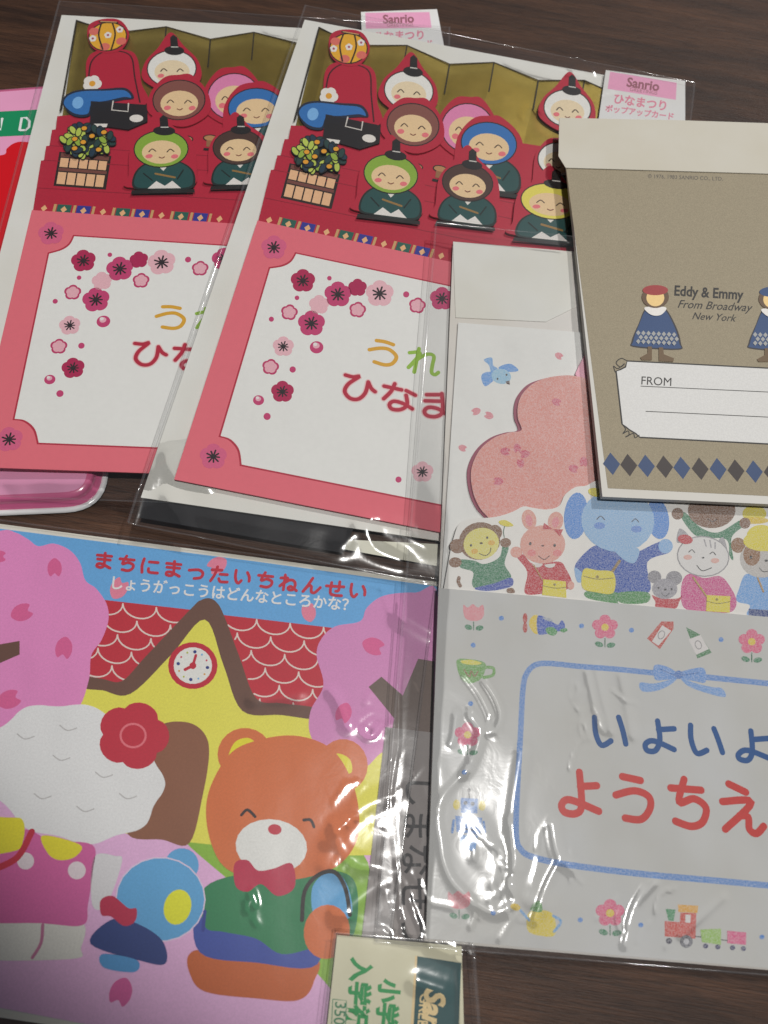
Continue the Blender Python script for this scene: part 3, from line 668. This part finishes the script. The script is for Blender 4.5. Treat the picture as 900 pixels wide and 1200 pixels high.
bear=[('s',[(222,1118),(250,1113),(365,1120),(368,1150),(350,1172),(300,1170),(240,1162),(222,1140)],'b85e30'),
 ('s',[(235,1060),(300,1045),(370,1060),(372,1130),(300,1128),(234,1116)],'3d4f9c'),('s',[(240,1040),(300,1022),(390,1020),(418,1040),(412,1100),(370,1110),(330,1118),(300,1100),(262,1092),(240,1085)],'2f7a50'),
 ('s',[(366,1040),(390,1020),(408,1040),(410,1075),(372,1080)],'5a9ac8'),('e',383,1092,27,32,OR,8),
 ('e',287,884,32,31,OR),('e',402,897,29,31,OR),('s',[(268,890),(275,870),(292,865),(304,878),(288,886)],'d8c22a'),('s',[(384,890),(396,883),(410,890),(412,905),(400,905)],'d8c22a'),
 ('s',[(268,885),(300,868),(345,862),(385,875),(408,905),(420,945),(418,985),(395,1015),(350,1030),(300,1030),(262,1015),(244,975),(244,930)],OR),
 ('e',318,992,42,32,'cfccc8',6),('e',322,972,8,6.2,'b5283c',6),
 ('l',[(283,955),(290,949),(299,957)],3.4,'2b2020'),('l',[(356,961),(364,961),(368,969)],3.4,'2b2020'),
 ('s',[(275,1012),(290,1008),(302,1020),(320,1018),(342,1012),(345,1040),(325,1050),(306,1036),(290,1045),(276,1038)],'b02a48'),('l',[(240,1068),(238,1090)],4,'34408a'),('l',[(354,1078),(357,1045),(372,1026),(392,1022),(405,1042),(410,1072)],5,'2a2524')]
motif('orange_bear',FH,hw,21,bear,prt)
gs=solid('grey_insert',FH,[(452,852),(520,860),(505,1112),(423,1108)],.0009,.0004,ink('8c8684','plain'),hk)
motif('insert_lettering',FH,.0009,2,[('t','しまなせつ',(478,915),(-9,190),'2c2a2c',1.0,(30,1),.012)],gs)
slh=sleeve('plastic_sleeve',FH,[(-70,600),(512,678),(438,1255),(-95,1190)],.0017,hk,crinkles(8,[(385,925,450,1075,20,-30,24),(400,820,450,870,6,-60,18),(350,640,500,690,7,12,30),(280,1040,310,1080,4,80,16)])+[
 ([(388,985),(410,958),(432,942),(464,930)],0.00240,0.00034),([(398,1072),(430,1046),(466,1022)],0.00240,0.00034),([(394,968),(404,995),(425,1012),(455,1018)],0.00192,0.00026),([(396,972),(410,962)],0.00096,0.00030),
 ([(385,1010),(420,1020),(450,1000)],0.00320,0.00022),([(470,900),(478,960),(474,1010)],0.00240,0.00009),
 ([(425,855),(436,862),(445,850)],0.00064,0.00060),([(410,850),(400,820),(392,808)],0.00176,0.00038),([(475,720),(500,735),(520,745)],0.00320,0.00075),
 ([(300,815),(350,810)],0.00280,0.00030),([(290,1065),(296,1045),(300,1060)],0.00064,0.00038),([(375,660),(435,669),(500,681)],0.00040,0.00045)],seed=9,nu=180,nv=200,amp=.0002)
# ================================================================ kindergarten card
FR=Frame([(531,283,.0100),(497,1103,.0040),(900,1137,.0040)],(497,1103),(900,1137))
kr=thing('card_packet',FR,'kindergarten greeting card packet with big pink blossom and crayon animals, at right','greeting card')
x_r=1010
solid('backing_envelope',FR,[(531,283),(640,292),(x_r,325),(x_r,1146),(497,1103)],0,.0012,paper('c4c1bd'),kr,edge=paper('a9a6a2'))
solid('envelope_flap',FR,[(531,283.5),(668,296),(674,360),(640,377),(534,372)],.0003,.0003,paper('cac8c3'),kr)
up=solid('back_panel',FR,[(537,378),(640,386),(x_r,418),(x_r,740),(516,700)],.0008,.0006,ink('c9c9c6','plain'),kr,edge=paper('8f8b88'))
uw=.0008
# big blossom, cut out and raised
bigp=[(568,602),(558,587),(553,570),(552,552),(557,536),(566,523),(580,512.5),(596,507),(611,504),(607,490),(607,475),(612,462),(624,450),(640,443),(660,440),(676,441),(690,447),(720,480),(730,560),(700,620),(640,625),(590,618)]
solid('blossom_backing',FR,smooth([(x-4.5,y-0) if x<640 else (x,y) for x,y in bigp],True),.0014,.0006,ink('8d5160'),kr)  # dull purple copy shifted left: paints the blossom's cut edge and its shadow
bb_=solid('big_blossom',FR,smooth(bigp,True),.0020,.0005,ink('d38a80','crayon'),kr,edge=ink('d9b0b8'))
solid('blossom_lobe',FR,smooth([(676,441),(677,432),(681,424),(690,410),(700,420),(700,450)],True),.0018,.0005,ink('cf94a6'),kr)
for x,y,r_,ro in ((652,471,5.5,20),(592,529,6,10),(606,525,5.5,80),(615,532,6,170),(610,543,5.5,-100),(584,564,6,180),(672,549,6,20),(684,541,6,90)): petal(x,y,r_,ro,'c4566c',FR,.0020,bb_,2,'printed_petal','crayon')
for x,y,r_,ro in ((655,417,5,30),(558,482,5.5,160),(573,487,5.5,200),(542,525,5,20)): petal(x,y,r_,ro,'d9808a',FR,uw,up,2,'printed_petal','crayon')
motif('bluebird',FR,uw,2,[('s',T([(185,110),(215,95),(235,100),(240,140),(265,160),(230,185),(215,140)],530,400,5),'6f9fd6'),('s',T([(240,180),(185,185),(170,215),(190,262),(225,245),(250,215)],530,400,5),'5c93d2'),('s',T([(270,155),(310,135),(350,135),(388,170),(340,180),(300,175)],530,400,5),'5c93d2'),('e',530+287/5,400+205/5,58/5,44/5,'8ab4de',10),('p',T([(312,235),(335,230),(338,254),(320,250)],530,400,5),'5a4844'),('e',530+265/5,400+220/5,1.1,1.3,'1f2024'),('e',530+318/5,400+196/5,1.1,1.3,'1f2024')],up,kind='crayon')
an=solid('animal_strip',FR,smooth([(520,690),(527,650),(532,629),(538,614),(551,608),(579,606),(600,600),(613,593.5),(624,595),(640,597),(655,593),(662,580),(674,571),(687,569),(700,563),(740,556),(790,560),(850,566),(x_r,580)],False,5)+[(x_r,740),(520,697)],.0025,.0004,ink('cbc9c5','plain'),kr,edge=paper('9a9692'))
aw=.0025
YB='d6bf2e'
def eyes(pts,c='1e1e22',r_=1.3): return [('e',x,y,r_,r_*1.25,c,0,10) for x,y in pts]
B6=lambda pts: T(pts,530,540,5.294)
motif('monkey',FR,aw,1,[('s',B6([(45,615),(130,618),(200,640),(290,600),(315,520),(350,540),(325,640),(365,725),(260,760),(150,790),(122,760),(128,690),(50,662)]),'3f7d5c'),('s',B6([(140,790),(260,760),(365,725),(372,775),(290,800),(200,808)]),'3c52a8'),('e',536,640,9,8.5,'7c5638'),('e',580,624,8.5,9,'7c5638'),('e',562,634,24.5,22,'7c5638',-15),('e',564,637,21,18.5,'d9c46a',-15),('e',533.5,659,7.5,6,'7c5638'),('e',592.5,636,6.5,5.5,'7c5638'),('e',556,646,4,3,'d6a23c'),('e',576,636,4,3,'d6a23c'),('l',B6([(168,575),(205,588),(232,570),(240,540)]),.9,'3b2c24'),('l',B6([(323,475),(318,440),(325,405)]),1.0,'2d5a3c')]+eyes([(552,639),(571,630)])+[('e',564,636.5,1.8,1.1,'3b2c24'),('s',B6([(290,375),(330,368),(380,400),(340,408),(300,395)]),YB),('s',B6([(340,795),(375,790),(388,818),(345,818)]),'7c5638'),('l',B6([(42,725),(38,750),(50,775)]),4,'7c5638')],an,kind='crayon')
motif('rabbit',FR,aw,1,[('s',B6([(400,595),(440,580),(505,640),(660,625),(705,670),(742,755),(705,800),(560,825),(450,820),(465,690)]),'b8323c'),('e',605,647,7,6.5,'d89486'),('e',620,609,8.5,12,'d89486',-12),('e',651,611,9,11.5,'d89486',12),('e',620,610,4,7,'d97f86',-12),('e',651,612,4,6.5,'d97f86',12),('e',636,638,26.5,22.5,'d89486'),('e',623,648,5,4,'d97878'),('e',653,648,5,4,'d97878'),('l',B6([(535,590),(570,612),(603,590)]),.9,'4a2c28'),('e',636,639.5,1.9,1,'6a4038'),('p',B6([(570,385),(560,425),(625,425)]),'b8323c'),('p',B6([(625,425),(688,425),(668,468)]),'b8323c'),('s',B6([(500,640),(560,640),(540,660),(510,658)]),'cbc6c2'),('s',B6([(575,645),(638,638),(625,660),(590,662)]),'cbc6c2'),('l',B6([(505,645),(560,740)]),1.3,'a8803a'),('p',B6([(565,735),(705,748),(708,850),(558,832)]),YB),('l',B6([(562,775),(640,790),(706,785)]),.8,'7a6a20'),('e',650,685,1.7,1.5,'8a7a2a'),('e',669,686,4,5,'d89486')]+eyes([(621.5,637),(650,639)],r_=1.5),an,kind='crayon')
B7=lambda pts: T(pts,660,560,3.75)
motif('elephant',FR,aw,1,[('s',B7([(50,395),(85,340),(150,295),(240,320),(310,330),(400,290),(440,280),(470,325),(370,370),(380,500),(240,505),(105,500),(90,430)]),'3758a8'),('s',B7([(105,498),(240,505),(240,545),(235,552),(110,530)]),'4a8a4e'),('s',B7([(242,505),(370,503),(368,548),(255,550)]),'4a8a4e'),('e',780,640,8.5,8.5,'7fa6d8'),('s',B7([(50,395),(85,420),(85,455),(60,455)]),'7fa6d8'),('e',675,604.5,14,27.5,'4f86cc',5),('e',771,608,13,24,'4f86cc',-8),('e',724,610,43,37,'86abd9',5),('s',B7([(225,310),(330,310),(315,372),(270,362)]),'86abd9'),('e',702.5,616,6.5,4,'5c86c9'),('e',746,620,6.5,4,'5c86c9'),('l',B7([(148,182),(165,168),(182,184)]),1.1,'2a3550'),('l',B7([(302,192),(318,180),(332,194)]),1.1,'2a3550'),('l',B7([(248,365),(210,420)]),3.2,'8a7040'),('s',B7([(90,402),(150,406),(222,418),(220,505),(140,502),(84,482)]),YB),('l',B7([(90,432),(150,445),(220,440)]),.9,'7a6a20'),('e',700,676,2,1.8,'8a7a2a'),('e',698,577,9,5,YB,15)],an,kind='crayon')
motif('mouse',FR,aw,1,[('s',B7([(390,515),(430,530),(500,530),(522,518),(510,545),(490,575),(410,570),(405,545)]),'b8323c'),('e',767,676,8,7.5,'86848a'),('e',790,677.5,9.5,8.5,'86848a'),('e',779,690,15,12,'95939a'),('l',B7([(430,505),(448,520),(466,508)]),.8,'2c2c30'),('e',779.5,691,1.6,1.2,'222'*2)]+eyes([(771.5,689),(787,690.5)],r_=1.2),an,kind='crayon')
motif('kitten',FR,aw,1,[('s',B7([(552,422),(620,440),(690,432),(735,480),(762,545),(735,590),(630,590),(530,570),(520,470)]),'c4568a'),('s',B7([(500,285),(512,222),(555,262)]),'9a989c'),('s',B7([(680,285),(705,262),(722,330)]),'9a989c'),('e',824,652,31,24,'8f8d90',6),('e',824,652,29.6,22.6,'cccac8',6),('l',B7([(620,272),(628,300)]),1.6,'9a989c'),('l',B7([(645,275),(650,305)]),1.6,'9a989c'),('l',B7([(668,285),(668,310)]),1.6,'9a989c'),('e',806,653,5,3,'dda096'),('e',838,657,5,3,'dda096'),('l',B7([(552,326),(566,316),(578,328)]),1,'2b2b2e'),('l',B7([(645,334),(658,326),(670,338)]),1,'2b2b2e'),('l',B7([(588,385),(612,408),(652,395)]),1,'2b2b2e'),('e',824,653.5,1.6,1,'2b2b2e'),('e',803,632,9,5.5,'b8323c',10),('l',B7([(572,438),(630,520)]),2,'a8903a'),('p',B7([(632,515),(735,520),(732,592),(628,586)]),YB),('l',B7([(632,542),(680,552),(733,544)]),.8,'7a6a20'),('e',840,702.5,1.6,1.5,'8a7a2a')],an,kind='crayon')
motif('brown_bear',FR,aw,1,[('s',B7([(515,160),(540,155),(600,215),(680,240),(780,185),(800,205),(740,262),(748,358),(730,340),(715,270),(600,262),(545,215)]),'3f7d5c'),('e',794,602,7,7,'7a573f'),('e',873,613,6.5,6.5,'7a573f'),('e',834,598,28,21,'7a573f'),('l',B7([(635,180),(655,192),(675,182)]),1,'33241c')],an,kind='crayon')
motif('puppy',FR,aw,1,[('s',B7([(800,425),(850,430),(940,440),(980,590),(815,605),(820,560),(762,540),(775,480)]),'6d9cd8'),('p',B7([(815,575),(960,585),(960,615),(815,605)]),'2f4580'),('e',865,639,8.5,9,'8a6240'),('e',893,655,26,22,'b0aca8'),('e',881,650,10,13,'8a6240'),('e',895,634,24,12,YB),('e',892,628,17,13,YB),('e',880,653,1.6,2,'222'*2),('e',898,657,2,1.4,'222'*2),('l',B7([(862,395),(880,412),(910,408)]),1,'333'*2),('l',B7([(855,440),(880,500)]),2,'a8803a')],an,kind='crayon')
motif('yellow_hat',FR,aw,1,[('e',884,602,14,10,YB),('e',884,610,17,4,'c9ad28')],an,kind='crayon')
# front pocket panel
lp=solid('front_panel',FR,[(514,689),(640,699.5),(x_r,733),(x_r,1144),(499,1100)],.0030,.0014,paper('b2b3b3'),kr,edge=paper('b9b6b2'))
lw=.0030
Bc='5c86c2'
motif('ribbon_frame',FR,lw,2,[('l',[(765,788.5),(720,784),(680,781),(645,777.5),(628,779),(618,788),(613,806),(610,860),(606,930),(605,978),(610,995),(625,1004.5),(670,1014),(760,1025),(850,1033),(x_r,1048)],6.2,Bc),('l',[(827,793.5),(x_r,812)],6.5,Bc)],lp,kind='crayon')
C3=lambda pts: T(pts,600,600,3)
motif('ribbon_bow',FR,lw,4,[('s',C3([(450,600),(500,603),(560,588),(585,578),(560,605),(510,628),(458,630)]),'6f97cc'),('s',C3([(590,578),(640,600),(700,615),(738,620),(750,650),(690,638),(620,612)]),'6f97cc'),('s',C3([(500,540),(540,542),(580,565),(578,585),(540,590),(503,588)]),'6790ca'),('s',C3([(590,565),(630,552),(675,550),(680,598),(640,594),(592,583)]),'6790ca'),('e',600+586/3,600+572/3,5,5,'4a76b8'),('l',C3([(520,552),(550,565),(572,574)]),1,'3f6cae'),('l',C3([(655,565),(625,570),(600,574)]),1,'3f6cae')],lp,kind='crayon')
def cflower(x,y,s=1):
    sh=[('e',x+9*s*math.cos(R(72*k-90)),y+8.5*s*math.sin(R(72*k-90)),6.6*s,6.2*s,'cf5f80') for k in range(5)]
    sh+=[('e',x,y,4.4*s,4.2*s,'d8b43a'),('l',[(x,y+13*s),(x,y+23*s)],1.2,'2f6a4c'),('e',x-7*s,y+20*s,5*s,3*s,'3f7f5c',20),('e',x+7*s,y+21*s,5*s,3*s,'3f7f5c',-10)]
    motif('printed_flower',FR,lw,2,sh,lp,kind='crayon')
for x,y,s in ((709,735,1),(881,752,1.02),(548,861,1),(715,1070,1.12)): cflower(x,y,s)
def tulip(x,y,s=1):
    motif('printed_tulip',FR,lw,2,[('s',[(x-12*s,y-12*s),(x-7*s,y-9*s),(x-1*s,y-13*s),(x+5*s,y-9*s),(x+11*s,y-12*s),(x+12*s,y),(x+6*s,y+6*s),(x-5*s,y+6*s),(x-11*s,y+1*s)],'d8848c'),('l',[(x,y+8*s),(x,y+17*s)],1.2,'2f6a4c'),('e',x-6*s,y+14*s,4.6*s,3*s,'3f7f5c',20),('e',x+7*s,y+15*s,4.6*s,3*s,'3f7f5c',-10)],lp,kind='crayon')
tulip(555,721); tulip(538,1058,1.08)
for x,y in ((587.5,724.5),(681.5,733.5),(740,738.5),(845,749.5),(554.5,756),(551.5,824.5),(544,905),(680,1078),(751,1084),(893,1098),(578,1070)):
    motif('printed_dot',FR,lw,2,[('e',x,y,3,2.9,'4f82c6',0,12)],lp,kind='crayon')
D5=lambda pts: T(pts,520,700,5)
motif('printed_cup',FR,lw,2,[('s',D5([(80,365),(150,362),(235,380),(245,420),(215,480),(150,505),(105,480),(80,420)]),'6a9c50'),('s',D5([(100,372),(160,366),(222,384),(190,396),(120,390)]),'c9c04a'),('l',D5([(245,410),(290,415),(288,455),(235,470)]),3.6,'6a9c50'),('l',D5([(120,425),(150,465),(160,430),(180,462),(200,435)]),1.6,'8a6848')],lp,kind='crayon')
motif('printed_plane',FR,lw,2,[('s',D5([(500,155),(515,115),(550,108),(552,210),(520,200)]),'d2b43a'),('s',D5([(550,112),(600,120),(665,160),(690,135),(708,155),(705,195),(660,200),(600,215),(552,210)]),'3f5cb0'),('s',D5([(600,180),(640,175),(665,200),(645,225),(605,210)]),'4a8f52'),('s',D5([(680,190),(715,180),(724,195),(700,206)]),'4a8f52'),('e',520+477/5,700+122/5,2.7,6,'b0443c'),('e',520+477/5,700+178/5,2.7,6,'b0443c'),('s',D5([(580,120),(620,122),(640,140),(610,138)]),'9aa0a8')],lp,kind='crayon')
motif('printed_crayon',FR,lw,2,[('p',C3([(475,445),(525,385),(568,410),(520,482)]),'b8483c'),('p',C3([(492,455),(528,398),(560,418),(515,470)]),'c8c4c2'),('p',C3([(525,385),(568,385),(568,412)]),'b8483c'),('e',600+525/3,600+432/3,4,5.5,'8a8688',25),('e',600+525/3,600+432/3,3,4.4,'c8c4c2',25)],lp,kind='crayon',label='red crayon print')
motif('printed_crayon',FR,lw,2,[('p',C3([(612,405),(660,430),(702,495),(652,515)]),'3f7a4c'),('p',C3([(620,448),(662,432),(692,482),(648,502)]),'c8c4c2'),('e',600+655/3,600+467/3,4,5.5,'8a8688',-20),('e',600+655/3,600+467/3,3,4.4,'c8c4c2',-20)],lp,kind='crayon',label='green crayon print')
E3=lambda pts: T(pts,300,900,3)
motif('printed_robot',FR,lw,2,[('p',E3([(720,105),(780,108),(778,160),(720,158)]),'4f80c0'),('p',E3([(700,168),(795,175),(788,235),(705,225)]),'4f80c0'),('p',E3([(715,235),(780,238),(770,292),(722,288)]),'6a98d0'),('e',535,943,4,6,'c9b84a'),('e',565,944,4,6,'c9b84a'),('l',E3([(750,105),(748,80)]),1.2,'2a2a30'),('e',549.5,926,2.2,2.2,'2a2a30'),('e',545.5,941,2.4,2.4,'26344c'),('e',554,942,2.4,2.4,'26344c'),('l',E3([(735,215),(770,217)]),1.4,'26344c'),('l',E3([(695,185),(690,225)]),3,'4f80c0'),('l',E3([(800,190),(805,225)]),3,'4f80c0')],lp,kind='crayon')
G3=lambda pts: T(pts,600,900,3)
motif('printed_watering_can',FR,lw,2,[('s',G3([(62,505),(140,510),(152,585),(100,590),(55,570)]),'d2b832'),('s',G3([(65,500),(80,472),(100,470),(105,505)]),'5c9450'),('l',G3([(60,535),(25,495)]),3,'6d9cc8'),('e',604,1063,6,4,'d2b032',20),('l',G3([(145,520),(172,540),(148,575)]),3,'6d9cc8')],lp,kind='crayon')
motif('printed_train',FR,lw,2,[('p',G3([(537,538),(590,542),(592,508),(648,510),(645,600),(537,592)]),'c24c40'),('p',G3([(583,480),(655,484),(652,510),(585,506)]),'cf9a38'),('p',G3([(540,495),(575,498),(568,538),(550,536)]),'3f8a5c'),('p',G3([(610,515),(628,516),(627,545),(609,543)]),'c8c6c4'),('e',600+613/3,900+610/3,7.5,7.5,'6a6a72'),('e',600+613/3,900+610/3,3.4,3.4,'b0b0b4'),('e',600+552/3,900+608/3,3.6,3.6,'4a4a58'),('p',G3([(662,568),(735,565),(735,622),(668,612)]),'8fb45c'),('p',G3([(757,572),(823,578),(823,622),(757,616)]),'cf6088'),('l',G3([(645,592),(665,594)]),1,'333'*2),('l',G3([(735,604),(757,606)]),1,'333'*2)]+[('e',600+x/3,900+y/3,2.9,2.9,'44446a') for x,y in ((681,626),(724,629),(776,632),(814,635))],lp,kind='crayon')
CB='2f5488'
for sets in ([[(290,722),(295,780),(315,820),(348,805)],[(375,722),(390,770),(400,815)]],[[(515,765),(570,762)],[(512,735),(520,800),(505,838),(475,838),(470,815),(500,805),(570,835)]],
 [[(628,750),(630,800),(650,848),(685,838)],[(710,762),(725,800),(740,845)]],[[(845,800),(915,795)],[(840,770),(845,840),(830,872),(800,868),(798,850),(830,838),(915,870)]]):
    strokes('letter',FR,lw,600,600,3,sets,19,CB,lp)
CR='b8403c'
for sets in ([[(240,65),(298,62)],[(237,15),(245,130),(225,160),(185,155),(175,128),(205,112),(305,152)]],[[(388,30),(452,44)],[(365,95),(430,80),(480,100),(486,140),(455,180),(398,176)]],
 [[(558,70),(665,78)],[(605,40),(588,120),(640,108),(682,140),(670,190),(630,205),(575,187)]],[[(762,56),(822,85)],[(740,118),(842,120),(750,215)],[(800,168),(830,172),(835,215),(860,230),(885,205)]],
 [[(990,90),(960,150),(930,235)],[(930,235),(965,180),(985,200),(990,250),(1030,240)]]):
    strokes('letter',FR,lw,600,900,3,sets,25,CR,lp)
slr=sleeve('plastic_sleeve',FR,[(511,261),(1015,312),(1015,1152),(441,1105)],.0036,kr,crinkles(4,[(540,960,600,1060,26,60,22),(450,1030,495,1102,22,70,16),(455,700,500,1030,16,88,40),(610,960,680,1080,9,110,36),(670,780,720,870,12,75,26),(540,820,600,880,7,60,20),(720,1020,800,1090,6,120,30)])+[
 ([(568,798),(580,816),(587,836),(583,852),(574,858)],0.00068,0.00034),([(545,790),(562,812),(575,838)],0.00074,0.00024),([(535,836),(532,862),(528,872)],0.00087,0.00029),([(552,838),(563,858),(556,885),(545,905)],0.00112,0.00043),
 ([(550,900),(532,918),(517,937),(513,960),(517,985),(520,1007),(528,1028),(540,1043),(560,1060),(583,1070),(604,1058)],0.00099,0.00029),([(512,900),(520,940),(522,1000),(545,1040),(590,1062)],0.00248,0.00013),([(560,960),(575,985),(585,1010),(575,1035)],0.00248,0.00017),([(560,1000),(600,1040),(640,1060)],0.00279,0.00014),([(600,965),(604,1000),(600,1040)],0.00155,0.00038),
 ([(690,785),(697,815),(706,850)],0.00124,0.00014),([(700,780),(708,815),(718,855)],0.00124,0.00014),([(730,790),(738,830),(744,860)],0.00155,0.00014),([(655,1010),(640,1040),(627,1078)],0.00074,0.00043),([(648,965),(655,1000),(670,1015)],0.00136,0.00043),([(612,880),(600,960),(605,1010)],0.00186,0.00034),
 ([(770,1032),(748,1060),(733,1106)],0.00081,0.00043),([(755,1040),(742,1062),(735,1085)],0.00062,0.00034),([(850,1050),(800,1095)],0.00099,0.00019),
 ([(480,690),(474,740),(468,800),(467,870),(462,900),(458,940),(462,980),(465,1010),(468,1060),(470,1095)],0.00037,0.00038),([(452,1075),(460,1065),(470,1080)],0.00062,0.00048),([(478,1050),(490,1085)],0.00074,0.00043),([(448,1090),(458,1098)],0.00050,0.00038),
 ([(511,263),(560,270),(600,274),(665,283)],0.00037,0.00029),([(470,1095),(495,1100)],0.00062,0.00038)],nu=230,nv=330,amp=.00022,seed=21,
 drop=lambda p: -.0014*max(0,min(1,(-p.x+.001)/.010))*max(0,min(1,1-(p.y-.10)/.06)))
# ================================================================ letter sheet on top
FE=Frame([(657,140,.0142),(706,582,.0145),(900,590,.0145)],(706,582),(900,590))
ed=thing('letter_pad',FE,'brown paper letter pad with sender box and diamond row, lying on top at right','letter pad')
solid('paper_stack',FE,[(660,150),(1040,161),(1040,597),(706,582)],0,.0022,paper('b9b7b2'),ed,edge=paper('a5a29d'))
tn=solid('kraft_panel',FE,[(662.5,190),(1040,205),(1040,588),(712.5,572)],.0001,.0001,ink('8c826d','kraft'),ed)
solid('top_flap',FE,[(655.5,138),(800,141),(1040,149),(1040,207),(900,203.5),(663,196.5),(654.5,183)],.0005,.0004,paper('b3afa4'),ed,edge=paper('9a978f'))
tw=.0001
DK='1e1b19'
motif('copyright_line',FE,tw,2,[('t','© 1976, 1983 SANRIO CO., LTD.',(759,208.5),(88,3.2),'55504a',1.0,None,.006)],tn)
motif('printed_name',FE,tw,2,[('t','Eddy & Emmy',(790,346),(81,5),DK,1.0,None,.028,0,1.15)],tn)
motif('printed_address',FE,tw,2,[('t','From Broadway',(794,360.5),(88,4.5),DK,1.0,None,.008,.35),('t','New York',(811,374),(52,2.8),DK,1.0,None,.008,.35)],tn)
bx=[(735,423),(x_r,437),(x_r,526),(750,512.5),(745,508),(738,504),(733,500),(729,497),(722,435),(727,433),(733,430)]
motif('sender_box',FE,tw,2,[('p',bx,'b8b7b4'),('l',[(x_r,437),(735,423),(733,430),(727,433),(722,435),(729,497),(733,500),(738,504),(745,508),(750,512.5),(x_r,526)],1.6,DK,False),('l',[(751,452.5),(x_r,464.5)],.9,DK,False),('l',[(757,482),(x_r,494)],.9,DK,False),('t','FROM',(751.5,450.5),(35,1.8),DK)],tn)
for c in ([(735,423),(728,420),(722,425),(727,430),(732,426),(724,432),(719,429),(721,436)],[(729,497),(733,503),(730,508),(736,505),(737,510),(733,512),(742,508),(744,513),(749,510)]):
    motif('corner_curl',FE,tw,5,[('l',c,1.1,DK)],tn)
for i,(x,y) in enumerate([(716.7,543.5),(736.8,545),(757.5,546),(778.8,547),(799,548.3),(820.5,549.3),(841.5,549.8),(862.5,551.5),(884,552.6),(905,553.6),(926,554.6),(947,555.6)]):
    motif('printed_diamond',FE,tw,2,[('p',[(x-10,y-.3),(x-1.5,y-13.3),(x+10,y+.3),(x+1.5,y+13.3)],'2b4064' if i%2==0 else '332b29')],tn)
def pegdoll(ox,oy,cap,coat,s=1.0):
    q=lambda pts: [(ox+x*s,oy+y*s) for x,y in pts]
    sh=[('s',q([(-10,-42),(10,-42),(24,-20),(30,0),(27,8),(-24,5),(-28,-2),(-20,-22)]),'26242a'),('s',q([(-9,-41),(9,-41),(22,-20),(28,0),(26,6.5),(-23,3.5),(-26,-2),(-19,-22)]),coat)]
    for r_ in range(3):
        for c_ in range(8):
            x=-20+c_*6+(r_%2)*3; y=-11+r_*5+x*.05; sh.append(('p',q([(x-2.6,y),(x,y-3),(x+2.6,y),(x,y+3)]),'8f8f8c'))
    sh+=[('p',q([(-9,4),(-4,4),(-4,20),(-16,20),(-18,17),(-9,12)]),'5f4a30'),('p',q([(4,5),(9,5),(10,13),(22,18),(21,22),(4,21)]),'5f4a30'),('s',q([(-12,-42),(12,-42),(8,-34),(0,-32),(-8,-35)]),'c6c2bd'),
     ('e',ox,oy-54*s,16*s,13*s,'5a4430'),('e',ox,oy-53*s,10.5*s,10*s,'cfae74'),('e',ox,oy-62*s,15*s,6*s,cap)]
    motif('paper_doll',FE,tw,2,sh,tn)
pegdoll(768,402,'8f2f30','24406a'); pegdoll(905,404,'24406a','24406a')
# ================================================================ price tag at the bottom edge
FG=Frame([(395,1096,.0058),(553,1107,.0054),(390,1200,.0054)],(395,1096),(553,1107))
tg=thing('price_tag',FG,'cream paper tag with green lettering in clear film at the bottom edge','tag')
pt=solid('tag_paper',FG,[(395,1096),(541,1109),(545,1250),(378,1250)],0,.0006,paper('c3c0a8'),tg)
motif('green_label',FG,0,2,[('p',[(486.5,1120),(489,1120.5),(482,1250),(478,1250)],'c9b285'),('p',[(489,1120.5),(540.5,1128.5),(536,1250),(482,1250)],'1f4a4c'),('t','Sanrio',(499,1158),(-9,88),'cdb584',1.0,(30,3),.04,.25),('t','GREETINGS',(492.5,1164),(-7,86),'cdb584',1.0,(30,3),.01)],pt)
motif('tag_lettering',FG,0,2,[('t','小学校',(447,1146),(-7,84),'1f8a48',1.0,(30,3),.045),('t','入学祝',(414,1121),(-6,84),'1f8a48',1.0,(30,3),.045),('l',[(390,1171),(406,1172.5),(403,1250)],1.0,'3f7a58',False),('l',[(390,1171),(386,1250)],1.0,'3f7a58',False),('t','350円',(393,1174),(-3.5,44),'3f7a58',1.0,(30,3),.01)],pt)
sleeve('plastic_sleeve',FG,[(393,1093),(554,1106),(566,1262),(372,1262)],.0011,tg,[([(510,1104),(535,1115),(552,1123)],.0018,.0009),([(541,1110),(543,1180),(545,1250)],.0007,.0005),([(490,1150),(520,1160)],.002,.0004)],nu=60,nv=60,rim=.0005,seed=3)
